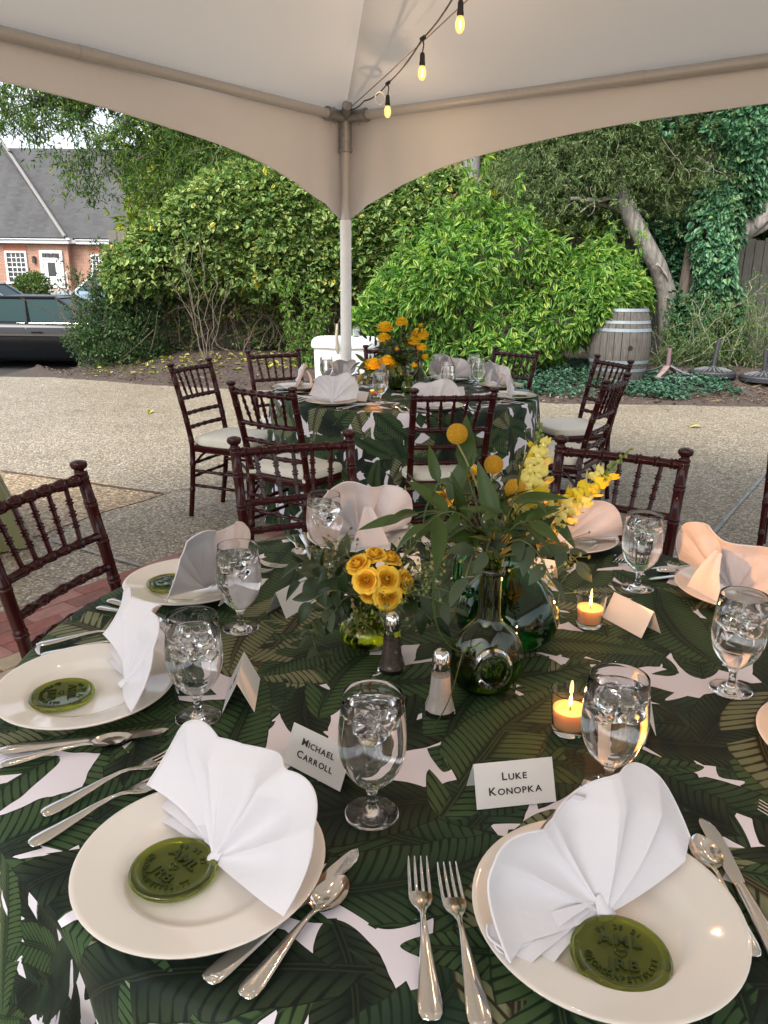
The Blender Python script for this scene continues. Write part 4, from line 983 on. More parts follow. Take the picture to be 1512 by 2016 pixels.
def make_chair():
    t = thing('chiavari_chair', 'x', 'chair')
    lean = lambda z: -.195-.115*((z-.44)/.48)**1.25 if z > .44 else -.195-.045*((.44-z)/.44)**1.5
    wx = lambda z: .170+.022*(z/.92)
    for sx in (-1, 1):
        mb = MB(); zs = sorted(set([0, .02, .1, .2, .3, .4, .44, .5, .6, .7, .8, .885]+[c+d for c in (.17, .33, .47, .585, .70, .80, .875) for d in (-.012, -.008, -.003, 0, .003, .008, .012)]))
        def rr(z):
            for c in (.17, .33, .47, .585, .70, .80, .875):
                d = abs(z-c)
                if .0025 < d < .0105: return .0182
            return .0150+.0015*(z/.9)
        mb.tube([(sx*wx(z), lean(z), z) for z in zs], [rr(z) for z in zs], 10)
        k = Vector((sx*wx(.9), lean(.9), .885))
        mb.lathe([(.014, 0), (.013, .008), (.021, .014), (.0235, .022), (.021, .030), (.010, .034), (0, .034)], 12, M=Matrix.Translation(k)); mb.build('back_leg', M_mahog, t)
        mb = MB(); bamboo(mb, (sx*.19, .19, 0), (sx*.19, .19, .43), .0155, (.3, .62, .95)); mb.build('front_leg', M_mahog, t)
    def bar(z, name, r=.0115, rings=(.12, .3, .5, .7, .88), x=None):
        mb = MB(); y = lean(z); X = wx(z)-.008; bamboo(mb, (-X, y, z), (X, y, z), r, rings, mid=(0, y-.028, z)); mb.build(name, M_mahog, t)
    bar(.868, 'top_rail', .0140, (.06, .2, .35, .5, .65, .8, .94)); bar(.712, 'lower_rail', .0120, (.2, .35, .5, .65, .8)); bar(.625, 'cross_rail'); bar(.545, 'cross_rail')
    for i in range(5):
        u = (i+1)/6; xa, xb = -wx(.86)+2*wx(.86)*u, -wx(.72)+2*wx(.72)*(.5+(u-.5)*.88); sag = lambda q: -.014*4*q*(1-q)
        mb = MB(); bamboo(mb, (xb, lean(.712)+sag(u), .72), (xa, lean(.868)+sag(u), .862), .0068, (.3, .5, .72), n=7, bulge=1.6, w=.003); mb.build('spindle', M_mahog, t)
    fr = MB()
    for a, b in (((-.185, .185, .425), (.185, .185, .425)), ((-.172, -.19, .425), (.172, -.19, .425)), ((-.19, .185, .425), (-.172, -.19, .425)), ((.19, .185, .425), (.172, -.19, .425))): fr.tube([a, b], [(.022, .016)]*2, 8, flat=(0, 0, 1))
    fr.add([(-.178, -.18, .438), (.178, -.18, .438), (.19, .185, .438), (-.19, .185, .438)], [(0, 1, 2, 3)]); fr.build('seat_frame', M_mahog, t)
    for sx in (-1, 1):
        for z in (.20, .29):
            mb = MB(); bamboo(mb, (sx*.19, .19, z), (sx*.174, lean(z), z), .0095, (.2, .5, .8)); mb.build('stretcher', M_mahog, t)
        mb = MB(); mb.tube([(sx*.188, .19, .32), (sx*.183, .12, .385), (sx*.181, .08, .415)], .0075, 6); mb.tube([(sx*.172, -.2, .32), (sx*.175, -.14, .385), (sx*.177, -.1, .415)], .0075, 6); mb.build('brace', M_mahog, t)
    for y, z in ((.19, .24), (-.212, .25), (-.208, .33)):
        mb = MB(); bamboo(mb, (-.185, y, z), (.185, y, z), .0095, (.2, .5, .8)); mb.build('stretcher', M_mahog, t)
    cu = MB()
    def cf(u, v):
        a = 2*PI*u; zz = [(.0, .440), (.93, .440), (1.0, .450), (1.02, .470), (1.0, .487), (.93, .496), (.6, .500), (0, .502)][int(round(v*7))]
        c, s_ = math.cos(a), math.sin(a); q = 1/(abs(c)**5+abs(s_)**5)**.2; r = zz[0]*q; yy = .196*r*s_
        return ((.197+.03*(yy))*r*c, yy+.004, zz[1])
    cu.grid(cf, 44, 8, closed=True); cu.build('cushion', M_cush, t)
    tie = MB()
    for sx in (-1, 1): tie.tube([(sx*.172, lean(.455)+.021, .452), (sx*.193, lean(.455)-.004, .452), (sx*.172, lean(.455)-.0215, .452), (sx*.150, lean(.455), .452), (sx*.165, lean(.455)+.021, .452)], [(.010, .0015)]*5, 6, flat=(0, 0, 1))
    tie.build('cushion_tie', M_cush, t)
    return t
chair0 = make_chair(); chair_tree = tree_of(chair0); _first = [True]
def place_chair(top, rail_ang, label, group, dz=0):
    """top: middle of the top rail, rail_ang: direction of the rail from the sitter's left post to the right post"""
    phi = rail_ang+90; d = Vector((math.cos(R(phi)), math.sin(R(phi)))); o = Vector(top)+d*.305; rz = R(phi-90)
    if _first[0]:
        chair0.location = (o.x, o.y, dz); chair0.rotation_euler = (0, 0, rz); chair0['label'] = label; chair0['group'] = group; _first[0] = False; return chair0
    return copy_tree(chair0, chair_tree, (o.x, o.y, dz), rz, label, group)
GN, GF = 'chairs around the near table', 'chairs around the far table'
place_chair((-.297, 2.497), 22+180, 'dark wood chair with its back to the far table, behind the tallest left napkin', GN)
place_chair((.742, 2.416), -28+180, 'dark wood chair behind the yellow snapdragons on the right', GN)
place_chair((-.885, 1.89), -106, 'dark wood chair at the left edge standing on the red bricks', GN)
place_chair((-.765, .345), -33, 'dark wood chair at the bottom left corner, only its cushion edge showing', GN)
place_chair((-1.168, 4.74), 68+180, 'leftmost chair of the far table, turned sideways to the photo', GF)
place_chair((-.586, 3.70), -33, 'far table chair seen from behind, between the leftmost one and the near chair', GF)
place_chair((-.782, 5.544), 34+180, 'far table chair behind the left napkin in front of the mulch bed', GF)
place_chair((.04, 5.99), 6+180, 'far table chair behind the marigolds, mostly hidden by the flowers', GF)
place_chair((.952, 5.834), -47+180, 'far table chair in front of the bright green shrub', GF)
place_chair((1.50, 5.235), -72+180, 'rear one of the two overlapping chairs right of the far table', GF)
place_chair((1.225, 4.175), 58, 'front one of the two overlapping chairs right of the far table', GF)
place_chair((.321, 3.634), 10, 'far table chair seen squarely from behind, right of the middle', GF)
place_chair((2.03, 3.64), -31, 'dark wood chair cut off by the right picture edge', 'chairs at a third table')

# ------------------------------------------------------------------ palm leaf print and tablecloths
def leaf_layer_group():
    """one layer of a printed banana leaf pattern: every cell carries one leaf, turned and bent at random"""
    g = bpy.data.node_groups.new('banana_leaf_layer', 'ShaderNodeTree')
    g.interface.new_socket('Vector', in_out='INPUT', socket_type='NodeSocketVector'); g.interface.new_socket('Seed', in_out='INPUT', socket_type='NodeSocketFloat'); g.interface.new_socket('Scale', in_out='INPUT', socket_type='NodeSocketFloat'); g.interface.new_socket('Below', in_out='INPUT', socket_type='NodeSocketColor'); g.interface.new_socket('Color', in_out='OUTPUT', socket_type='NodeSocketColor')
    N = NT(g); gi = g.nodes.new('NodeGroupInput').outputs; go = g.nodes.new('NodeGroupOutput').inputs; m = N.m
    v = N.n('ShaderNodeVectorMath', {0: gi['Vector']}, operation='SCALE'); N.l(gi['Scale'], v.inputs[3])
    sd = N.n('ShaderNodeCombineXYZ', {0: m('MULTIPLY', gi['Seed'], 7.31), 1: m('MULTIPLY', gi['Seed'], -3.77), 2: 0.0})
    p = N.n('ShaderNodeVectorMath', {0: v.outputs[0], 1: sd.outputs[0]}, operation='ADD').outputs[0]
    cell = N.n('ShaderNodeVectorMath', {0: p}, operation='FLOOR').outputs[0]
    d = N.n('ShaderNodeVectorMath', {0: N.n('ShaderNodeVectorMath', {0: p, 1: cell}, operation='SUBTRACT').outputs[0], 1: (.5, .5, 0)}, operation='SUBTRACT').outputs[0]
    wn_ = N.n('ShaderNodeTexWhiteNoise', {'Vector': N.n('ShaderNodeVectorMath', {0: cell, 1: sd.outputs[0]}, operation='ADD').outputs[0]}, noise_dimensions='2D'); rc = N.n('ShaderNodeSeparateColor', {0: wn_.outputs['Color']}).outputs; r0 = wn_.outputs['Value']
    xy = N.n('ShaderNodeSeparateXYZ', {0: d}).outputs
    a = m('MULTIPLY', r0, 6.2832); ca, sa = m('COSINE', a), m('SINE', a)
    x = m('ADD', m('MULTIPLY', xy[0], ca), m('MULTIPLY', xy[1], sa)); y0 = m('SUBTRACT', m('MULTIPLY', xy[1], ca), m('MULTIPLY', xy[0], sa))
    bend = m('MULTIPLY_ADD', rc[0], 1.1, -.55)
    y = m('SUBTRACT', y0, m('MULTIPLY', bend, m('SUBTRACT', m('MULTIPLY', x, x), .09)))
    ay = m('ABSOLUTE', y); sgn = m('SIGN', y)
    L, W = .485, m('MULTIPLY_ADD', rc[1], .07, .124)
    t = m('MULTIPLY_ADD', x, 1/(2*L), .5)
    tp = m('POWER', m('MAXIMUM', t, 0.0), .78)
    w = m('MULTIPLY', W, m('POWER', m('MAXIMUM', m('SINE', m('MULTIPLY', tp, PI)), 0.0), .62))
    # slanted vein coordinate and torn edge
    ayn = m('DIVIDE', ay, m('MAXIMUM', w, .001))
    q = m('SUBTRACT', x, m('MULTIPLY', ay, .85)); q = m('ADD', q, m('MULTIPLY', m('MULTIPLY', ay, ay), 1.2)); qs = m('ADD', q, m('MULTIPLY', sgn, 5.3)); qs = m('ADD', qs, m('MULTIPLY', r0, 31.0))
    jag = N.n('ShaderNodeTexNoise', {'W': qs, 'Scale': 8.5, 'Detail': 1.0}, noise_dimensions='1D').outputs['Fac']
    tear = N.n('ShaderNodeTexNoise', {'W': m('ADD', qs, 17.0), 'Scale': 7.0, 'Detail': 0.0}, noise_dimensions='1D').outputs['Fac']
    wj = m('MULTIPLY', w, m('MULTIPLY_ADD', jag, .18, .89))
    cut = m('GREATER_THAN', m('ADD', m('MULTIPLY', m('SUBTRACT', tear, .61), 10.0), m('SUBTRACT', ayn, .62)), .55)
    inside = m('MULTIPLY', m('LESS_THAN', ay, wj), m('SUBTRACT', 1.0, cut)); inside = m('MULTIPLY', inside, m('MULTIPLY', m('GREATER_THAN', t, .0), m('LESS_THAN', t, 1.0)))
    # stem
    stem = m('MULTIPLY', m('LESS_THAN', ay, .014), m('MULTIPLY', m('GREATER_THAN', x, -.49), m('LESS_THAN', x, -.40)))
    mask = m('MAXIMUM', inside, stem)
    # strokes between the veins: tapered, dark near the midrib
    f = m('FRACT', m('MULTIPLY', qs, m('MULTIPLY_ADD', rc[2], 8.0, 23.0))); s0 = m('ABSOLUTE', m('SUBTRACT', f, .5))
    thick = m('SUBTRACT', .485, m('MULTIPLY', .26, m('POWER', m('ABSOLUTE', m('SUBTRACT', ayn, .58)), 1.1)))
    nz = N.n('ShaderNodeTexNoise', {'Vector': p, 'Scale': 9.0, 'Detail': 2.0}, noise_dimensions='2D').outputs['Fac']
    thick = m('SUBTRACT', thick, m('MULTIPLY', nz, .15))
    stroke = m('MULTIPLY', m('MULTIPLY_ADD', m('SUBTRACT', thick, s0), 9.0, .5, clamp=True), m('MULTIPLY_ADD', m('SUBTRACT', ayn, .10), 10.0, 0.0, clamp=True))
    stroke = m('MULTIPLY', stroke, m('MULTIPLY_ADD', m('SUBTRACT', .99, m('DIVIDE', ay, wj)), 22.0, 0.0, clamp=True))
    kind = m('FRACT', m('MULTIPLY', r0, 57.3))
    dark = N.ramp(kind, [(0, (.005, .009, .006)), (.20, (.006, .014, .008)), (.58, (.008, .018, .010)), (.83, (.025, .018, .010))], 'CONSTANT')
    light = N.ramp(kind, [(0, (.007, .015, .011)), (.20, (.032, .068, .027)), (.44, (.016, .042, .021)), (.58, (.045, .082, .032)), (.70, (.011, .031, .021)), (.83, (.17, .185, .105))], 'CONSTANT')
    tone = N.mix(m('MULTIPLY_ADD', ayn, .9, -.15, clamp=True), light, N.mix(.35, light, (.07, .10, .04)))
    c = N.mix(stroke, dark, tone)
    rib = m('MULTIPLY', m('LESS_THAN', ay, m('MULTIPLY_ADD', t, -.008, .0125)), m('GREATER_THAN', ay, m('MULTIPLY_ADD', t, -.005, .0055)))
    c = N.mix(m('MULTIPLY', rib, .8), c, N.mix(.5, light, (.03, .04, .02)))
    N.l(N.mix(mask, gi['Below'], c), go['Color']); return g
def cloth_material():
    m, t, b = new_mat('palm_print_cloth'); N = NT(t); g = leaf_layer_group()
    uv = N.n('ShaderNodeUVMap', uv_map='cloth').outputs[0]
    wob = N.n('ShaderNodeTexNoise', {'Vector': uv, 'Scale': 2.2, 'Detail': 2.0}).outputs['Color']; wv = N.n('ShaderNodeVectorMath', {0: wob, 1: (.5, .5, .5)}, operation='SUBTRACT').outputs[0]
    sc = N.n('ShaderNodeVectorMath', {0: wv}, operation='SCALE'); sc.inputs[3].default_value = .07; vec = N.n('ShaderNodeVectorMath', {0: uv, 1: sc.outputs[0]}, operation='ADD').outputs[0]
    c = N.n('ShaderNodeRGB').outputs[0]; c.default_value = (.70, .67, .74, 1)
    for i, s in enumerate((2.2, 3.0, 2.5, 3.2, 2.4, 2.8, 2.9, 2.6, 3.1, 2.5)):
        x = N.n('ShaderNodeGroup'); x.node_tree = g; N.l(N.n('ShaderNodeMapping', {'Vector': vec, 'Rotation': (0, 0, .37+.83*i), 'Location': (.31*i, -.17*i, 0)}).outputs[0], x.inputs['Vector']); x.inputs['Seed'].default_value = 1.37+2.11*i; x.inputs['Scale'].default_value = s; N.l(c, x.inputs['Below']); c = x.outputs[0]
    N.l(c, b.inputs['Base Color']); b.inputs['Roughness'].default_value = .62; b.inputs['Specular IOR Level'].default_value = .18
    wv_ = N.n('ShaderNodeTexNoise', {'Vector': uv, 'Scale': 900.0, 'Detail': 1.0}).outputs['Fac']; wr = N.n('ShaderNodeTexNoise', {'Vector': uv, 'Scale': 6.0, 'Detail': 3.0}).outputs['Fac']
    bp = N.n('ShaderNodeBump', {'Height': N.m('ADD', N.m('MULTIPLY', wv_, .02), wr), 'Strength': .42, 'Distance': .014}); N.l(bp.outputs[0], b.inputs['Normal'])
    return m
M_cloth = cloth_material()
TOP = .756
def tablecloth(name, label, c, Rt, rot, nf, seed, label_t, push=None):
    tb = thing('banquet_table', label_t, 'table', (c[0], c[1], 0)); MB().lathe([(0, TOP-.030), (Rt-.02, TOP-.030), (Rt-.018, TOP-.004), (0, TOP-.004)], 48).build('tabletop', mat('plywood', (.3, .22, .14), .7), tb)
    for k in range(4): a = PI/4+k*PI/2; mb = MB(); mb.tube([(math.cos(a)*.5, math.sin(a)*.5, 0), (math.cos(a)*.5, math.sin(a)*.5, TOP-.03)], .016, 8); mb.build('leg', M_iron, tb)
    rnd = random.Random(seed); NA = 240; rings = []
    rr = [0, .1, .2, .3, .4, .5, .6, .7, Rt-.03, Rt-.012, Rt-.003]
    for r in rr: rings.append((r, TOP-(0 if r < Rt-.02 else .0015 if r < Rt-.008 else .006), r, 0))
    K = 22
    for j in range(1, K+1): z = TOP-.006-(TOP-.025)*(j/K); rings.append((Rt, z, Rt+(TOP-z), j/K))
    ph = [rnd.uniform(0, 6.28) for _ in range(4)]
    vs = []; uv = []
    for r, z, s, k in rings:
        for i in range(NA):
            a = 2*PI*i/NA
            fold = (math.sin(nf*a+ph[0]+.7*math.sin(3*a+ph[1]))*.55+math.sin((nf*1.6//1)*a+ph[2])*.3+math.sin(5*a+ph[3])*.25)
            e = k**.75; rad = r+e*(.035+.042*fold)
            if push is not None: da = (a-push+PI) % (2*PI)-PI; rad -= .15*math.exp(-(da/.26)**2)*math.sin(PI*min(1, k*1.15))**.8
            tw = e*.035*math.sin(nf*a+ph[0]+1.2)
            vs.append((rad*math.cos(a+tw), rad*math.sin(a+tw), z)); uv.append((s*math.cos(a), s*math.sin(a)))
    fs = []; M_ = len(rings)
    for i in range(M_-1):
        for k in range(NA): q = (k+1) % NA; fs.append((i*NA+k, (i+1)*NA+k, (i+1)*NA+q, i*NA+q)) if i else fs.append((0, NA+k, NA+q))
    mb = MB(); mb.v = vs; mb.f = fs; o = mb.build(name, M_cloth, None, True, None); o.location = (c[0], c[1], 0); o.rotation_euler = (0, 0, rot)
    ul = o.data.uv_layers.new(name='cloth'); idx = np.empty(len(o.data.loops), np.int32); o.data.loops.foreach_get('vertex_index', idx); U = np.array(uv, np.float32)[idx]; ul.data.foreach_set('uv', U.ravel())
    tag(o, label, 'tablecloth', 'palm print tablecloths'); return o
NC, FC = (.145, 1.28), (.11, 4.64)
tablecloth('tablecloth', 'palm leaf print tablecloth on the near table filling the lower half', NC, .785, 0, 15, 3, 'round banquet table under the near palm leaf tablecloth', R(215))
tablecloth('tablecloth', 'palm leaf print tablecloth hanging in folds from the far table', FC, .785, 1.1, 16, 8, 'round banquet table under the far palm leaf tablecloth')
def green_draped_table():
    m = mat('olive_satin', (.20, .21, .085), .45, sheen=.3, var=.2, vscale=3)
    mb = MB()
    def f(u, v):
        a = 2*PI*u; k = max(0, (v-.25)/.75); r = .46*min(1, v/.25)+k*(.20+.07*math.sin(13*a)+.03*math.sin(7*a+1)); z = .745 if v < .25 else .745-.735*k**1.0
        return (r*math.cos(a), r*math.sin(a), z)
    mb.grid(f, 130, 22, closed=True); o = mb.build('green_tablecloth', m, None); o.location = (-2.62, 3.88, 0); tag(o, 'olive green satin tablecloth hanging at the left picture edge', 'tablecloth')
green_draped_table()

TOP = .7570        # things stand a hair above the cloth

# ------------------------------------------------------------------ plates, napkins, medallions, cutlery, goblets, cards, candles
M_china = mat('cream_china', (.72, .69, .64), .05, coat=.2, var=.04, vscale=4)
M_linen = mat('white_linen', (.66, .65, .685), .9, var=.05, vscale=8, bump=.6, bscale=28, sheen=.1)
M_steel = mat('polished_flatware', (.66, .645, .62), .12, metal=1, bump=.05, bscale=30)
M_olive = mat('olive_green_glass', (.33, .40, .02), .02, trans=.95, ior=1.5, var=.1, vscale=30)
M_olive_shaded = mat('olive_relief_shaded', (.025, .04, .003), .05, trans=.2, ior=1.5)  # same glass as the disc; shading of the raised letters put into the colour
M_card = mat('white_card', (.70, .71, .70), .7, var=.03, vscale=30)
plate_me = MB().lathe([(0, .006), (.075, .006), (.086, .008), (.094, .015), (.104, .0175), (.140, .0235), (.1445, .0245), (.1465, .0235), (.1455, .0215), (.105, .0135), (.092, .006), (.082, .002), (.060, .0005), (0, .001)], 72).mesh('dinner_plate', M_china, True, 60)
plate_me.transform(Matrix.Diagonal((.945, .945, 1, 1)))
def napkin_mesh(seed, lobes=6, zf=.84, lean=.56):
    rd = random.Random(seed); mb = MB(); amp = [rd.uniform(.65, 1.3) for _ in range(lobes+2)]; sk = [rd.uniform(-.15, .15) for _ in range(lobes+2)]
    ph = rd.uniform(0, 6)
    def sheet(p0, p1, R0, lift, asc):
        def f(u, v):
            phi = R(p0+(p1-p0)*u); w = lobes*u; k = min(lobes-1, int(w)); fr = w-k
            s = math.sin(PI*fr**1.35)**.85*amp[k]*(1 if k % 2 else .62)     # soft lobes between sharp creases
            dg = math.degrees(phi)
            Rr = R0*(1-.27*math.exp(-((dg-96)/34)**2)+.05*math.exp(-((dg-140)/18)**2)-.06*max(0, (dg-150)/30))*(1+.03*math.sin(PI*fr)-.02*math.sin(4*u+ph)); r = v*Rr
            x, z = r*math.cos(phi)*.98, r*math.sin(phi)*zf
            y = lean*z+asc*(v**.8)*s*.030*(1-.25*max(0, v-.6)/.4)-.008*v+asc*.012*abs(math.sin(PI*5*u+ph+.5*math.sin(6*u)))**.9*math.sin(PI*min(1, v*.86+.02))**.9+.010*v*math.sin(5*u+ph)+.008*math.sin(v*PI)*math.sin(7*u+ph)+.02*v*v*math.cos(phi)
            x += .008*asc*v*math.sin(PI*fr)*(amp[k]-.9)
            z = max(z+lift+.006*v*math.sin(8*u+ph*2)*v+.010*v*(1-u), .0035+lift*.5)
            y += .020*max(0, v-.80)/.2*math.sin(PI*u+ph*.3)
            return (x, y, z)
        mb.grid(f, 120, 16)
        return [f(i/130, 1.0) for i in range(131)]
    rim = sheet(6, 173, .148, .006, 1.0)
    mb.tube(rim, .0015, 6)
    # closed pleats lying at one end, the folded edge at the other
    for i in range(3):
        a0, a1 = 176+6*i, 190+7*i
        def g(u, v, i=i, a0=a0, a1=a1):
            a = R(a0+(a1-a0)*u); r = v*(.134-.004*i)*(1+.03*math.sin(6*u+i)); return (r*math.cos(a), r*math.sin(a)-.004*v+.012, .016-.0042*i+.012*v*(1-.3*i)*(1-u)+.003*math.sin(9*v+i)*v)
        mb.grid(g, 8, 12); mb.tube([g(j/8, 1) for j in range(9)], .0017, 6)
    # prop flap folded behind
    def p(u, v):
        x = .004+(u-.5)*(.02+.085*v); z = .100*(1-v)+.006; return (x, .035+.3*.10*(1-v)+.050*v+.012*math.sin(PI*v)+.004*math.sin(6*u), z)
    mb.grid(p, 10, 10); mb.tube([p(j/9, 1) for j in range(10)], .0014, 5)
    # gathered knot at the foot of the fan
    mb.grid(lambda u, v: ((u-.5)*.024*(1-.5*v), -.003-.005*math.sin(PI*u)*(1-v)+.016*v, .004+.015*v+.003*math.sin(PI*u)), 10, 6)
    me = mb.mesh('fan_napkin', M_linen, True, 50); return me
nap_me = [napkin_mesh(*a) for a in ((4, 3), (9, 3, 1.06, .30), (21, 3, 1.16, .16), (33, 4, 1.16, .20), (14, 3, 1.20, .12), (27, 4, 1.02, .25))]
def medallion_meshes():
    d = MB().lathe([(0, .0), (.040, .0), (.0465, .002), (.049, .006), (.0475, .0095), (.044, .0108), (.0405, .0100), (.039, .0088), (.037, .0084), (0, .0084)], 72).mesh('glass_medallion', M_olive, True, 60)
    mb = MB()
    for s, x, y, sz in (('AML', 0, .0135, .0175), ('JRB', .001, -.0155, .0165)):
        t = text_mesh_mb(s, sz, .0022, .0004, 1.15); mb.add(t[0], t[1], Matrix.Translation((x, y, .0093)) @ Matrix.Diagonal((1.15, 1, 1, 1)))
    hp = [(.0055*math.sin(t)**3*1.05, .0052*(13*math.cos(t)-5*math.cos(2*t)-2*math.cos(3*t)-math.cos(4*t))/16-.001, .0093) for t in [2*PI*k/24 for k in range(25)]]
    mb.tube(hp, .0007, 5)
    def arc(s, r, a0, step, up):
        for i, c in enumerate(s):
            if c == ' ': continue
            a = R(a0+step*i); t = text_mesh_mb(c, .0085, .0016, .0001)
            mb.add(t[0], t[1], Matrix.Translation((r*math.cos(a), r*math.sin(a), .009)) @ Matrix.Rotation(a-PI/2 if up else a+PI/2, 4, 'Z'))
    arc('09 25 21', .0315, 128, -11, True); arc('@JORDANPETTSLITT', .0315, 193, 10.6, False)
    return d, mb.mesh('lettering', M_olive_shaded, False)
med_me, medtxt_me = medallion_meshes()
def flat_handle(mb, prof):
    mb.tube([(0, y, z) for y, hw, ht, z in prof], [(hw, ht) for y, hw, ht, z in prof], 10, flat=(1, 0, 0))
def shell(mb, y0=.012, z=.0062, r=.0105):
    for k in range(7):
        a = R(90+(k-3)*24); b = Vector((0, y0-.006, z-.0004)); e = b+Vector((math.cos(a)*r*.62, math.sin(a)*r, -.0003)); mb.tube([b, e], [.0004, .0009], 5)
def fork_mesh():
    mb = MB(); flat_handle(mb, [(0, .004, .001, .004), (.002, .0082, .0018, .0042), (.008, .0108, .0021, .0045), (.018, .0115, .0021, .005), (.035, .0098, .0021, .006), (.06, .0072, .0021, .0085), (.085, .0048, .0022, .011), (.105, .0033, .0022, .0115), (.118, .0032, .0020, .010), (.128, .0052, .0016, .0075), (.137, .0100, .0012, .0048), (.146, .0126, .0011, .0032), (.157, .0128, .0010, .0026)])
    for x in (-.0108, -.0036, .0036, .0108):
        mb.tube([(x, .154, .0027), (x*1.0, .165, .0026), (x*.99, .178, .0034), (x*.98, .192, .0058), (x*.97, .204, .0095)], [(.0019, .0010), (.0018, .001), (.0017, .001), (.0014, .0009), (.0007, .0006)], 6, flat=(1, 0, 0))
    shell(mb); return mb.mesh('fork', M_steel, True, 50)
def knife_mesh():
    mb = MB(); flat_handle(mb, [(0, .004, .0016, .0045), (.002, .0085, .0028, .0045), (.008, .0112, .0034, .0045), (.02, .0115, .0036, .0045), (.05, .0098, .0036, .0045), (.085, .0078, .0036, .0045), (.108, .0066, .0034, .0045), (.116, .0072, .0034, .0045), (.119, .0058, .0026, .0045)])
    prof = [(.117, -.0056, .0056), (.122, -.0075, .0075), (.135, -.0085, .0085), (.17, -.0088, .0105), (.20, -.0088, .0105), (.214, -.0086, .0085), (.222, -.0076, .0045), (.227, -.005, -.001), (.2285, -.0025, -.0022)]
    vs = []; fs = []
    for y, a, b in prof: c = (a+b)/2; vs += [(a, y, .0045), (c, y, .0055), (b, y, .0045), (c, y, .0035)]
    for i in range(len(prof)-1):
        for k in range(4): q = (k+1) % 4; fs.append((i*4+k, i*4+q, i*4+4+q, i*4+4+k))
    fs.append(tuple((len(prof)-1)*4+k for k in range(4))); mb.add(vs, fs); shell(mb, z=.0078); return mb.mesh('knife', M_steel, True, 40)
def spoon_mesh():
    mb = MB(); flat_handle(mb, [(0, .004, .001, .004), (.002, .0080, .0018, .0042), (.008, .0104, .0021, .0045), (.018, .0108, .0021, .005), (.035, .0090, .0021, .006), (.06, .0064, .0021, .0085), (.085, .0042, .0022, .0105), (.105, .0030, .0022, .0105), (.115, .0034, .0018, .0092), (.120, .0045, .0010, .0082)])
    for dz in (.0004, -.0006):
        def f(u, v):
            y = .116+.058*v; w = .0178*math.sin(PI*min(1, v*.985+.012))**.55*(1-.18*(v-.5)); x = (2*u-1); dep = .0085*(1-x*x)*math.sin(PI*v)**.7
            return (x*w, y, .0085+.001*(v-.3)*0-dep+dz+.0004)
        mb.grid(f, 13, 17)
    shell(mb); return mb.mesh('spoon', M_steel, True, 60)
fork_me, knife_me, spoon_me = fork_mesh(), knife_mesh(), spoon_mesh()
# stemmed water goblet
OUT = [(0, .0), (.031, .0), (.0334, .0002), (.0342, .0010), (.0340, .0018), (.0328, .0027), (.022, .0046), (.010, .0075), (.0058, .012), (.0050, .020), (.0054, .030), (.0072, .037), (.0105, .042), (.0175, .049), (.0255, .059), (.0318, .072), (.0358, .088), (.0372, .104), (.0366, .122), (.0350, .142), (.0334, .160), (.0327, .168), (.0325, .1688), (.0321, .1691)]
INN = [(.0317, .1688), (.0316, .168), (.0323, .160), (.0338, .142), (.0354, .122), (.0360, .104), (.0346, .088), (.0306, .073), (.0244, .061), (.0160, .052), (.008, .0475), (0, .0465)]
OUT = [(r*(1.14 if z > .04 else 1+.14*z/.04 if z > .01 else 1), z) for r, z in OUT]; INN = [((r+.0004)*1.14-.0004, z) for r, z in INN[:-1]]+[INN[-1]]
goblet_me = MB().lathe(OUT+INN, 48).mesh('glass_body', M_glass, True, 75)
def water_mesh(level):
    o = .00025; pr = [(0, .0462)]+[(r+o, z) for r, z in INN[::-1][1:] if z < level-.004]; rs = np.interp(level, [z for r, z in INN[::-1]], [r for r, z in INN[::-1]])+o
    pr += [(rs, level), (rs-.0012, level-.0009), (rs-.004, level-.0012), (0, level-.0012)]; return MB().lathe(pr, 48).mesh('water', M_water, True, 70)
water_me = [water_mesh(.150), water_mesh(.143)]
def ice_mesh(seed):
    rd = random.Random(seed); mb = MB(); n = 14
    def f(u, v):
        a = 2*PI*u; t = PI*v; c, s = math.cos(a), math.sin(a); q = 1/(abs(c)**4+abs(s)**4)**.25
        return (.0135*math.sin(t)**.5*q*c*(1+.08*math.sin(3*a+seed)), .0110*math.sin(t)**.5*q*s, -.0095*math.copysign(abs(math.cos(t))**.6, math.cos(t))+.0015*math.sin(2*a))
    mb.grid(f, 14, 9, closed=True); return mb.mesh('ice_cube', M_ice, True, 180)
ice_me = [ice_mesh(s) for s in (1, 2, 3)]
def goblet(x, y, label, group, z=TOP, near=True, seed=0, lv=0):
    rd = random.Random(seed); t = thing('water_goblet', label, 'goblet', (x, y, z), rd.uniform(0, 6), group); inst('glass_body', goblet_me, t); inst('water', water_me[lv], t)
    if near:
        L = (.150, .143)[lv]
        for k in range(5):
            a = 2*PI*k/4+rd.uniform(-.3, .3); q = .0165 if k < 4 else 0
            inst('ice_cube', rd.choice(ice_me), t, (q*math.cos(a), q*math.sin(a), L-.0085-(.0 if k < 4 else .018)+rd.uniform(-.004, .0015)), (rd.uniform(-.6, .6), rd.uniform(-.6, .6), rd.uniform(0, 6)))
        for k in range(2):
            a = PI*k+.8+rd.uniform(-.3, .3); inst('ice_cube', rd.choice(ice_me), t, (.014*math.cos(a), .014*math.sin(a), L-.031+rd.uniform(-.006, .004)), (rd.uniform(-1, 1), rd.uniform(-1, 1), rd.uniform(0, 6)))
    return t
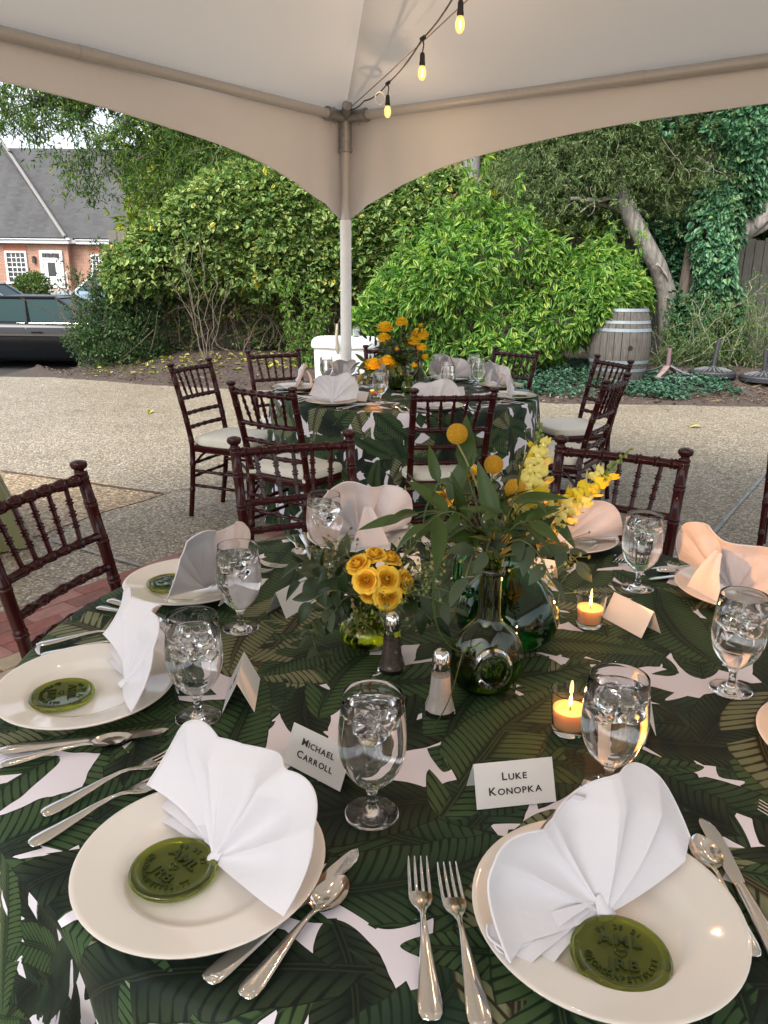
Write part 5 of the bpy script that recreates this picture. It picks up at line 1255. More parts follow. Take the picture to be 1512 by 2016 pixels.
def card(x, y, ang, label, group, lines=(), z=TOP, w=.106, pos=0):
    """folded card; ang: direction the lettered face looks"""
    t = thing('place_card', label, 'place card', (x, y, z), R(ang)+PI/2, group); h, dp, th = .0505, .0245, .0004
    for s, nm in ((-1, 'front_panel'), (1, 'back_panel')):
        mb = MB(); a, b = Vector((0, s*dp, .0006)), Vector((0, 0, h)); n = Vector((0, s*h, dp)).normalized()*th; X = Vector((w/2, 0, 0))
        mb.add([a-X, a+X, b+X, b-X, a-X+n, a+X+n, b+X+n, b-X+n], [(0, 3, 2, 1), (4, 5, 6, 7), (0, 1, 5, 4), (1, 2, 6, 5), (2, 3, 7, 6), (3, 0, 4, 7)]); mb.build(nm, M_card, t, False)
    if lines:
        tilt = math.atan2(h, dp); M0 = Matrix.Translation((0, -dp/2-.0009, h/2+.0004)) @ Matrix.Rotation(tilt, 4, 'X'); mb = MB()
        for i, s in enumerate(lines): small_caps(mb, s, .0105, M0 @ Matrix.Translation((pos, .0095-.0175*i, 0)))
        mb.build('lettering', M_ink, t, False)
    return t

def seat(C, centre, ang, where, tab, near, napkin=0, med=True, nap_rot=None, cut=None, nap_off=.0):
    """one place setting: plate, folded napkin, glass medallion, two forks, knife and spoon"""
    C = Vector((C[0], C[1])); o = Vector((math.cos(R(ang)), math.sin(R(ang)))); f = -o; l = Vector((-f.y, f.x)); z = TOP
    g = 'near' if near else 'far'
    p = inst('dinner_plate', plate_me, None, (C.x, C.y, z+.0008)); tag(p, 'cream dinner plate %s of the %s table' % (where, tab), 'plate', 'dinner plates on the %s table' % g)
    nr = nap_rot if nap_rot is not None else ang; q = C+Vector((math.cos(R(nr)), math.sin(R(nr))))*nap_off
    n = inst('fan_napkin', nap_me[napkin], None, (q.x, q.y, z+.0075), (0, 0, R(nr)+PI/2)); tag(n, 'white fan napkin %s of the %s table' % (where, tab), 'napkin', 'fan folded napkins on the %s table' % g)
    if med:
        q = C+o*.052; t = thing('glass_medallion', 'round olive glass favour with raised letters on plate %s' % where, 'glass favour', (q.x, q.y, z+.0078), R(ang)+PI/2+med[0], 'green glass favours'); t.location.x += med[1]; t.location.y += med[2]
        inst('disc', med_me, t); inst('lettering', medtxt_me, t)
    for nm, me, a, b in (('fork', fork_me, (.202, .09), (.202, -.115)), ('fork', fork_me, (.162, .105), (.158, -.10)), ('knife', knife_me, (-.130, .105), (-.150, -.12)), ('spoon', spoon_me, (-.166, .098), (-.172, -.07))):
        k = nm+('1' if nm == 'fork' and a[0] > .19 else '')
        if cut and k in cut:
            if cut[k] is None: continue
            A, B = Vector(cut[k][:2]), Vector(cut[k][2:])
        else: A, B = C+l*a[0]+o*a[1], C+l*b[0]+o*b[1]
        d = B-A; s = inst(nm, me, None, (A.x, A.y, z+.0002), (0, 0, math.atan2(d.y, d.x)-PI/2))
        rel = {'fork1': 'outer fork left of', 'fork': 'inner fork left of', 'knife': 'table knife right of', 'spoon': 'teaspoon right of'}[k]
        tag(s, '%s the plate %s, %s table' % (rel, where, tab), nm, nm+'s' if nm != 'knife' else 'knives'); s['group'] = {'fork': 'forks', 'knife': 'knives', 'spoon': 'spoons'}[nm]+' on the %s table' % g
# near table, round from the seat at the bottom right
seat((.235, .663), NC, -84, 'at the bottom right', 'near', True, 0, (R(-16), -.004, .0), -66, {'fork1': (.048, .546, .043, .752), 'fork': (.093, .538, .076, .74), 'knife': (.398, .60, .402, .82), 'spoon': (.372, .62, .382, .80)}, .002)
seat((-.200, .729), NC, -124, 'at the bottom left', 'near', True, 1, (R(-6), .0, .035), -148, {'knife': (-.164, .584, -.027, .761), 'spoon': (-.126, .568, -.039, .717), 'fork1': (-.42, .822, -.27, .98), 'fork': (-.412, .768, -.275, .92)}, -.012)
seat((-.471, 1.117), NC, -167, 'at the left picture edge', 'near', True, 2, (R(5), .02, -.01), -163, {'knife': (-.535, .956, -.315, 1.012), 'spoon': (-.52, .925, -.36, .99), 'fork1': (-.625, 1.285, -.42, 1.375), 'fork': (-.60, 1.245, -.40, 1.325)}, -.055)
seat((-.412, 1.562), NC, 153, 'at the back left', 'near', True, 3, (R(0), .0, -.02), 150, None, -.045)
seat((-.056, 1.885), NC, 108, 'behind the yellow roses', 'near', True, 4, (0, 0, 0), 108, None, .0)
seat((.455, 1.895), NC, 62, 'behind the snapdragons', 'near', True, 5, (0, 0, 0), 66, None, .0)
seat((.766, 1.556), NC, 24, 'behind the rightmost goblet', 'near', True, 2, (0, 0, 0), 26, None, -.02)
seat((.680, .968), NC, -30, 'cut by the right picture edge', 'near', True, 3, (0, 0, 0), -20, None, -.03)
for i, (x, y, lab) in enumerate(((-.011, .836, 'water goblet in front, between the two lettered place cards'), (-.280, 1.055, 'large water goblet at the left, in front of the edge on card'), (-.271, 1.372, 'water goblet between the back left plate and the blank card'), (-.138, 1.735, 'water goblet in front of the napkin behind the yellow roses'), (.557, 1.60, 'water goblet at the back right beside the chair'), (.576, 1.159, 'water goblet at the right picture edge'), (.299, .887, 'water goblet glowing orange in front of the nearer candle'))):
    goblet(x, y, lab, 'water goblets on the near table', seed=i+1, lv=i % 2 if i not in (0, 6) else 0)
G = 'place cards on the near table'
card(.170, .878, -82+2, 'white place card with a two line name, nearest the bottom right plate', G, ('LUKE', 'KONOPKA'))
card(-.080, .930, -128, 'white place card with a two line name, left of the front goblet', G, ('MICHAEL', 'CARROLL'))
card(-.225, 1.122, -176, 'place card seen edge on, right of the large left goblet', G, ('ER', 'P'), pos=.01)
card(-.185, 1.475, 150, 'blank backed place card glowing warm left of the yellow roses', G)
card(.03, 1.665, 106, 'place card mostly hidden behind the yellow roses', G)
card(.335, 1.655, 60, 'place card behind the big green jug', G)
card(.485, 1.405, 27, 'blank backed place card beside the farther candle', G)
card(.395, 1.075, -14, 'place card standing on end view behind the goblet by the nearer candle', G, ('ABELLE', 'IAN'), pos=.012)
# salt, pepper
def shaker(x, y, fill, label, fm):
    t = thing('%s_shaker' % fill, label, 'shaker', (x, y, TOP), .3); mb = MB(); pr = [(.0245, 0), (.0250, .004), (.0235, .011), (.0185, .026), (.0165, .045), (.0145, .072), (.0130, .079)]
    vs = []; fs = []; n = 10
    for r, z in pr:
        for k in range(n*2): a = PI*k/n; rr = r*(1.0 if k % 2 == 0 else .925); vs.append((rr*math.cos(a), rr*math.sin(a), z))
    m_ = 2*n
    for i in range(len(pr)-1):
        for k in range(m_): q = (k+1) % m_; fs.append((i*m_+k, i*m_+q, (i+1)*m_+q, (i+1)*m_+k))
    fs += [tuple(range(m_-1, -1, -1)), tuple((len(pr)-1)*m_+k for k in range(m_))]; mb.add(vs, fs); mb.build('glass_body', M_glass, t, False)
    MB().lathe([(0, .005), (.0205, .006), (.0170, .02), (.0150, .042), (.0132, .064 if fill == 'salt' else .058), (0, .066 if fill == 'salt' else .059)], 20).build('filling', fm, t)
    c = MB(); c.lathe([(.0138, .076), (.0148, .078), (.0140, .083), (.0148, .086), (.0142, .090), (.0135, .096), (.0110, .103), (.006, .1075), (0, .1085)], 24)
    c.build('cap', M_steel, t)
    h = MB()
    for k in range(7): a = 2*PI*k/6; r = .0055 if k < 6 else 0; h.ball((r*math.cos(a), r*math.sin(a), .1078-(.0015 if k < 6 else -.0008)), .0009, 6, 4)
    h.build('hole', M_ink, t)
shaker(.090, 1.080, 'salt', 'tall faceted salt shaker full of white salt with a chrome cap', mat('salt_grains', (.72, .68, .62), .9, var=.1, vscale=300))
shaker(.016, 1.215, 'pepper', 'faceted pepper shaker with chrome cap behind the front goblet', mat('pepper_grains', (.17, .125, .10), .9, var=.7, vscale=420))
# votive candles
M_wax = mat('candlelit_wax', (.88, .50, .24), .5, sub=1.0)  # cream wax with the flame's orange glow put into its colour
def candle_flame_mat():
    m, t, b = new_mat('candle_flame'); N = NT(t); e = N.n('ShaderNodeEmission', {'Color': (1, .55, .16, 1), 'Strength': FLAME}); N.l(e.outputs[0], t.nodes['Material Output'].inputs['Surface']); return m
FLAME = 30
M_flame = candle_flame_mat()
M_flame_out = mat('flame_edge', (1, .45, .1), .5, emit=(1, .42, .10), estr=26)
def votive(x, y, label, group, z=TOP, big=1.0):
    t = thing('votive_candle', label, 'candle', (x, y, z), 0, group); mb = MB(); mb.lathe([(0, .0), (.0225, .0), (.0245, .003), (.0300, .068), (.0288, .0685), (.0245, .014), (.022, .010), (0, .010)], 40); mb.build('glass_cup', M_glass, t)
    w = MB(); w.lathe([(0, .0105), (.0228, .0108), (.0240, .018), (.0258, .036), (.0252, .0385), (.020, .0375), (.006, .0355), (0, .0355)], 36); w.build('wax', M_wax, t)
    k = MB(); k.tube([(0, 0, .035), (.0004, 0, .041), (.0012, 0, .045)], .0008, 6); k.build('wick', M_ink, t)
    fl = MB(); fl.lathe([(0, .0410), (.0016, .043), (.0029, .0465), (.0026, .051), (.0013, .057), (0, .061)], 12); fl.build('flame', M_flame, t)
    L = bpy.data.lights.new('candle_light', 'POINT'); L.energy = 1.5*big; L.color = (1, .38, .09); L.shadow_soft_size = .004; lo = link(bpy.data.objects.new('candle_light', L), t); lo.location = (0, 0, .074)
votive(.402, 1.404, 'lit votive candle in clear glass beside the blank card at the right', 'votive candles')
votive(.279, 1.030, 'lit votive candle behind the goblet nearest the bottom right plate', 'votive candles')

# far table, seats by angle round its centre
for i, (a, where) in enumerate(((-76, 'at the front right'), (-20, 'at the right'), (20, 'at the back right'), (60, 'at the back behind the glasses'), (98, 'behind the marigolds'), (130, 'in front of the white bin'), (176, 'at the left end'), (-128, 'at the front left'))):
    C = (FC[0]+.64*math.cos(R(a)), FC[1]+.64*math.sin(R(a))); seat(C, FC, a, where, 'far', False, 1+i % 5, (0, 0, 0) if a in (-20, 20) else None)
for i, (x, y, lab) in enumerate(((-.37, 4.945, 'far table water goblet in front of the white bin'), (-.028, 4.20, 'far table water goblet beside the candle, nearest the viewer'), (.349, 5.20, 'far table water goblet just right of the marigolds'), (.369, 4.70, 'far table water goblet behind the squarely seen chair'), (.579, 5.20, 'far table water goblet at the back right'), (.575, 4.90, 'far table water goblet overlapping the back right one'))):
    goblet(x, y, lab, 'water goblets on the far table', near=False, seed=20+i)
votive(-.062, 4.42, 'lit votive candle on the far table left of the goblet', 'votive candles')
G = 'place cards on the far table'
card(-.20, 4.95, 120, 'blank place card left of the marigolds on the far table', G)
card(-.13, 4.28, -128, 'place card seen edge on beside the front left napkin of the far table', G)
card(.40, 4.50, -70, 'place card behind the squarely seen chair of the far table', G)
shaker(-.17, 4.80, 'salt', 'small salt shaker on the far table beside the marigold vase', bpy.data.materials['salt_grains'])

# ------------------------------------------------------------------ vases, flowers
M_dgreen = mat('dark_green_bottle_glass', (.21, .30, .038), .02, trans=1, ior=1.5)
M_jug = mat('deep_green_jug_glass', (.055, .24, .085), .02, trans=1, ior=1.5)
M_ygreen = mat('yellow_green_glass', (.62, .72, .12), .02, trans=1, ior=1.48)
M_petal = mat('yellow_rose_petal', (.88, .56, .04), .6, var=.25, vscale=40, base2=(.85, .42, .018), sub=.2)
M_petal2 = mat('pale_yellow_petal', (.88, .80, .34), .6, var=.3, vscale=50, base2=(.84, .68, .10), sub=.3)
M_petal3 = mat('snapdragon_lip', (.88, .68, .03), .6, var=.2, vscale=50)
M_crasp = mat('golden_button', (.62, .34, .012), .8, var=.4, vscale=250)
M_marig = mat('marigold_petal', (.88, .66, .025), .6, var=.3, vscale=60, base2=(.88, .62, .02), sub=.1)
M_stem = mat('green_stem', (.11, .15, .045), .5, var=.3)
M_bleaf = mat('ruscus_leaf', (.045, .085, .016), .42, var=.4, vscale=18, spec=.3)
M_eleaf = mat('eucalyptus_leaf', (.062, .088, .045), .55, spec=.3, var=.35, vscale=18)
M_dleaf = mat('dark_salal_leaf', (.022, .045, .014), .42, spec=.3, var=.4, vscale=18)
M_seed = mat('seed_pods', (.20, .16, .055), .6, var=.4, vscale=200)
M_gseed = mat('green_seed_pods', (.22, .26, .08), .6, var=.4, vscale=200)
def blade_mesh(name, m, L, wid, droop, fold=.2, cup=.0, shape=.62, nu=9, nv=5):
    mb = MB()
    def f(u, v):
        w = L*wid*.5*math.sin(PI*min(1, u**shape*.985+.012))**.85; x = (2*v-1); n = fold*abs(x)*w
        return (x*w, L*u, -droop*L*u*u+n+.02*L*math.sin(6*u)*0)
    mb.grid(f, nu, nv); return mb.mesh(name, m, True, 180)
ruscus = [blade_mesh('leaf', M_bleaf, .072*k, .31, d, .3) for k, d in ((1, .25), (1.15, .1), (.85, .4))]
bigleaf = [blade_mesh('leaf', M_bleaf, .105, .36, .12, .3), blade_mesh('leaf', M_bleaf, .09, .34, .25, .3)]
euca = [blade_mesh('leaf', M_eleaf, .043*k, .52, d, .2, shape=.75) for k, d in ((1, .2), (1.15, .05), (.8, .3))]
salal = [blade_mesh('leaf', M_dleaf, .044*k, .55, d, .3, shape=.7) for k, d in ((1, .3), (1.15, .1), (.85, .45))]
def orient(p, axis, roll_ref=(0, 0, 1), k=1.0):
    a = Vector(axis).normalized(); r = Vector(roll_ref); s = a.cross(r)
    if s.length < 1e-4: s = a.orthogonal()
    s.normalize(); n = s.cross(a); M = Matrix((s, a, n)).transposed().to_4x4()
    return Matrix.Translation(Vector(p)) @ M @ Matrix.Scale(k, 4)
def curve_pts(p0, p1, sag=(0, 0, 0), n=8):
    p0, p1, s = Vector(p0), Vector(p1), Vector(sag); return [p0.lerp(p1, i/n)+s*4*(i/n)*(1-i/n) for i in range(n+1)]
def sprig(label, base, tip, mes, n, group=None, sag=(0, 0, .02), start=.3, r=.0014, spread=.9, cat='leafy stem', name='leaf_sprig', k=(.75, 1.15), term=True):
    t = thing(name, label, cat, base, 0, group); B = Vector(base); pts = [p-B for p in curve_pts(base, tip, sag)]; mb = MB(); mb.tube(pts, [r*(1.2-.6*i/8) for i in range(9)], 6); mb.build('stem', M_stem, t)
    for i in range(n):
        u = start+(1-start)*i/max(1, n-1); q = u*8; j = min(7, int(q)); p = pts[j].lerp(pts[j+1], q-j); d = (pts[j+1]-pts[j]).normalized(); side = d.cross(Vector((random.gauss(0, .4), random.gauss(-.6, .4), random.gauss(.5, .4)))).normalized()*(1 if i % 2 else -1)
        ax = d*(.55 if i < n-1 or not term else 3)+side*spread+Vector((0, 0, random.uniform(-.2, .25)))
        inst('leaf', random.choice(mes), t, M=orient(p, ax, (random.gauss(0, .5), -.4+random.gauss(0, .4), 1), random.uniform(*k)))
    return t
def side_words(tip, c):
    dx, dy, dz = tip[0]-c[0], tip[1]-c[1], tip[2]-c[2]
    return ' '.join(['far to the left' if dx < -.08 else 'to the left' if dx < -.02 else 'far to the right' if dx > .09 else 'to the right' if dx > .02 else 'in the middle', 'and front' if dy < -.03 else 'and back' if dy > .03 else '', 'high up' if dz > .03 else 'low down' if dz < -.03 else '']).replace('  ', ' ').strip()
petal_me = []
ROSE = ((3, .0036, .0215, -.0012, 85, 0, .0015), (3, .0062, .0222, -.0012, 74, .0, .0012), (4, .0096, .0215, -.0004, 60, .0006, .0008), (5, .0130, .0200, .0018, 51, .002, .0), (5, .0163, .0172, .0050, 48, .0042, -.001), (6, .0190, .0135, .0088, 42, .0055, -.0025))
for n_, rr_, hh_, fl_, ha_, cu_, z0_ in ROSE:
    mb = MB()
    def f(u, v, rr=rr_, hh=hh_, fl=fl_, ha=ha_, cu=cu_, z0=z0_):
        x = 2*u-1; wd = math.sin(PI*min(1, .16+.62*v))**.7*(1 if v < .75 else 1-.35*((v-.75)/.25)**2*abs(x)); a = R(ha)*x*wd
        r = rr*(.30+.70*math.sin(min(PI/2, v*1.9)))+fl*v**3+.0007*abs(x)*v; z = z0+hh*v*(1-.07*x*x)-cu*max(0, v-.6)**2*6+.0004*math.sin(7*x+rr*900)*v
        return (r*math.sin(a), r*math.cos(a), z)
    mb.grid(f, 9, 8); petal_me.append(mb.mesh('petal', M_petal, True, 180))
def rose(label, pos, face, base, group, s=1.0):
    t = thing('yellow_rose', label, 'rose', pos, 0, group); d = Vector(face).normalized(); M0 = orient((0, 0, 0), d.orthogonal(), d)  # z axis -> face
    z = d; x = z.orthogonal().normalized(); y = z.cross(x); M0 = Matrix((x, y, z)).transposed().to_4x4() @ Matrix.Scale(s, 4)
    st = MB(); b = Vector(base)-Vector(pos); st.tube([tuple(-d*.004), tuple(-d*.02+b*.15), tuple(b)], [.0022, .0016, .0014], 6); st.build('stem', M_stem, t)
    se = MB(); se.ball((0, 0, -.001), .0075, 10, 6, (1, 1, .7), M=M0); se.build('calyx', M_stem, t)
    k = 0
    for ringi, ring in enumerate(ROSE):
        for i in range(ring[0]):
            M = M0 @ Matrix.Rotation(2*PI*i/ring[0]+ringi*.75+random.uniform(-.15, .15), 4, 'Z') @ Matrix.Rotation(random.uniform(-.13, .10)*min(1, ringi/3), 4, 'X') @ Matrix.Rotation(random.uniform(-.1, .1), 4, 'Y') @ Matrix.Diagonal((1, 1, random.uniform(.90, 1.06), 1)); inst('petal', petal_me[ringi], t, M=M)
    core = MB(); core.lathe([(.0, .0), (.0022, .004), (.002, .015), (.0012, .0195), (0, .0185)], 12, M=M0); core.build('bud', M_petal, t)
def craspedia(label, pos, base, r=.0185, sag=(0, 0, 0)):
    t = thing('billy_button', label, 'flower', pos, 0, 'golden button flowers'); b = Vector(base)-Vector(pos); mb = MB(); mb.tube([p for p in curve_pts((0, 0, -r*.8), b, sag)], .0017, 7); mb.build('stem', mat('pale_stem', (.22, .20, .09), .6), t)
    hb = MB(); hb.ball((0, 0, 0), r*.93, 20, 14); N = 330
    for i in range(N):
        zz = 1-2*(i+.5)/N; a = i*2.39996; q = math.sqrt(1-zz*zz); p = Vector((q*math.cos(a), q*math.sin(a), zz)); hb.ball(tuple(p*r*.93), r*.085, 5, 4)
    hb.build('flower_head', M_crasp, t)
# snapdragon floret: two lipped, ruffled
def floret_mesh(m1):
    mb = MB(); mb.lathe([(.0025, 0), (.0046, .004), (.0052, .012), (.0062, .016)], 10)
    for cx, sz, tilt in ((-.5, 1.0, .75), (.5, 1.0, .75)):
        def f(u, v, cx=cx): x = 2*u-1; return ((cx*.010+x*.0085*math.sin(PI*min(1, .15+.8*v))**.6), .003+.010*v+.0022*math.sin(5*u)*v, .014+.013*v-.003*x*x)
        mb.grid(f, 7, 5)
    for cx in (-.75, 0, .75):
        def f(u, v, cx=cx): x = 2*u-1; return ((cx*.010*(.4+.8*v)+x*.0062*math.sin(PI*min(1, .15+.8*v))**.6), -.003-.0125*v, .0145+.004*math.sin(PI*v*.8)-.009*v*v+.0016*math.sin(6*u)*v)
        mb.grid(f, 7, 5)
    return mb.mesh('floret', m1, True, 180)
flor = [floret_mesh(M_petal2), floret_mesh(M_petal2), floret_mesh(M_petal3)]
def snapdragon(label, base, tip, n=15, sag=(0, 0, 0), frac=.5):
    t = thing('snapdragon', label, 'flower', base, 0, 'yellow snapdragons'); B = Vector(base); pts = [p-B for p in curve_pts(base, tip, sag, 16)]; mb = MB(); mb.tube(pts, [.0026-.0016*i/16 for i in range(17)], 7); mb.build('stem', M_stem, t)
    tot = (pts[-1]-pts[0]).length
    for i in range(n):
        u = 1-frac+(frac-.20)*i/(n-1); q = u*16; j = min(15, int(q)); p = pts[j].lerp(pts[j+1], q-j); d = (pts[j+1]-pts[j]).normalized(); a = i*2.4; x = d.orthogonal().normalized(); y = d.cross(x); o = (x*math.cos(a)+y*math.sin(a)+d*.25+Vector((0, -.25, 0))).normalized()
        # floret axis along o, upper lip towards the tip of the stem
        s = o.cross(d).normalized(); up = s.cross(o); M = Matrix((-s, up, o)).transposed().to_4x4(); k = 1.32-.5*i/(n-1); inst('floret', flor[i % 3], t, M=Matrix.Translation(p) @ M @ Matrix.Scale(k, 4))
    bd = MB()
    for i in range(13):
        u = .80+.2*i/12; q = u*16; j = min(15, int(q)); p = pts[j].lerp(pts[j+1], q-j); d = (pts[j+1]-pts[j]).normalized(); a = i*2.4; x = d.orthogonal().normalized(); y = d.cross(x); o = x*math.cos(a)+y*math.sin(a); r = .0042*(1.15-.7*i/12); bd.ball(tuple(p+o*r*1.2), r, 7, 5, (1, 1, 1.2))
    bd.build('buds', mat('green_buds', (.20, .27, .06), .6, var=.3), t)
def seeds(label, base, tip, m, n=26, spread=.028, sag=(0, 0, .01)):
    t = thing('seed_sprig', label, 'leafy stem', base, 0, 'seeded sprigs'); B = Vector(base); pts = [p-B for p in curve_pts(base, tip, sag)]; mb = MB(); mb.tube(pts, .0011, 5); sb = MB()
    for i in range(n):
        q = random.uniform(3.5, 8); j = min(7, int(q)); p = pts[j].lerp(pts[j+1], q-j); e = p+Vector((random.gauss(0, 1), random.gauss(0, 1), random.gauss(.3, .8)))*spread*.6; mb.tube([p, e], .0005, 4); sb.ball(tuple(e), random.uniform(.0018, .003), 6, 4, (1, 1, 1.25))
    mb.build('stem', M_stem, t); sb.build('seed_pods', m, t, kind='stuff')

def rose_vase():
    c = Vector((-.030, 1.305, TOP)); t = thing('bud_vase', 'small round yellow green glass vase holding the yellow roses', 'vase', c); mb = MB()
    O = [(0, .001), (.024, .001), (.036, .006), (.046, .018), (.049, .030), (.045, .043), (.034, .053), (.026, .060), (.025, .068), (.030, .078), (.039, .086)]; I = [(.0375, .0868), (.0285, .078), (.0235, .068), (.0245, .0605), (.032, .0545), (.0432, .043), (.047, .030), (.044, .0185), (.034, .0085), (.022, .0045), (0, .004)]
    mb.lathe(O+I, 48); mb.build('glass_body', M_ygreen, t); w = MB(); w.lathe([(0, .0041), (.0221, .0046), (.0341, .0086), (.0441, .0186), (.0471, .030), (.0433, .043), (.0322, .0543), (0, .0543)], 40); w.build('water', M_water, t)
    G = 'yellow spray roses'; b = c+Vector((0, 0, .03))
    for p, f, s, lab in (((-.050, 1.285, .925), (-.4, -.5, .9), 1.0, 'yellow rose at the upper left of the cluster'), ((-.016, 1.305, .938), (0, -.3, 1), .95, 'yellow rose at the top of the cluster'), ((.016, 1.315, .925), (.3, -.2, 1), .95, 'yellow rose behind the top right of the cluster'), ((-.033, 1.262, .899), (-.2, -1, .55), 1.12, 'open yellow rose facing front in the middle left of the cluster'), ((.008, 1.268, .900), (.2, -1, .5), 1.12, 'open yellow rose facing front in the middle right of the cluster'), ((.043, 1.285, .890), (.8, -.6, .4), 1.0, 'yellow rose at the right of the cluster'), ((.010, 1.262, .866), (.15, -1, .15), 1.15, 'largest open yellow rose at the lower right of the cluster'), ((-.026, 1.270, .868), (-.3, -1, .0), .85, 'yellow rose partly covered by a leaf at the lower left'), ((.050, 1.31, .862), (.9, -.3, .1), .9, 'yellow rose half hidden at the far right of the cluster'), ((-.020, 1.335, .915), (-.1, .5, .8), .9, 'yellow rose at the back of the cluster')):
        p = tuple(q+(k_-q)*.82 for k_, q in zip(p, (-.008, 1.285, .90))); s *= .82
        rose(lab, p, f, tuple(b+Vector((random.gauss(0, .008), random.gauss(0, .008), 0))), G, s)
    n = c+Vector((0, 0, .070))
    i = 0
    for tip, mes, k, sg in (((-.145, 1.28, .925), salal, 7, 0), ((-.125, 1.25, .865), salal, 7, 0), ((-.125, 1.24, .825), euca, 8, 0), ((.02, 1.42, .84), salal, 6, 0), ((.085, 1.26, .83), salal, 7, 0), ((.10, 1.30, .88), euca, 7, 0), ((-.10, 1.36, .92), euca, 7, 0), ((.06, 1.37, .91), salal, 6, 0), ((-.15, 1.33, .87), salal, 7, 0), ((.125, 1.27, .845), euca, 7, 0), ((-.085, 1.25, .845), salal, 5, 0)):
        i += 1; sprig('dark leafy stem spilling from the rose vase ' + side_words(tip, (-.03, 1.305, .86)), tuple(n), tip, mes, k, 'leaf stems around the roses', (0, 0, .03), .3)
    for tip, mm in (((-.115, 1.29, .945), M_seed), ((-.075, 1.33, .955), M_seed), ((.055, 1.32, .945), M_seed), ((.085, 1.29, .915), M_gseed), ((-.045, 1.215, .83), M_seed), ((.02, 1.21, .835), M_gseed), ((.095, 1.25, .895), M_gseed)):
        seeds('seeded sprig among the yellow roses ' + side_words(tip, (-.03, 1.305, .9)), tuple(n), tip, mm, 30, .03)
    # trailing thin vine touching the cloth
    sprig('thin trailing vine hanging from the rose vase down to the tablecloth', tuple(n), (-.10, 1.21, TOP+.015), [blade_mesh('leaf', M_dleaf, .026, .6, .1)], 12, None, (-.05, -.02, .035), .25, .0007)
rose_vase()

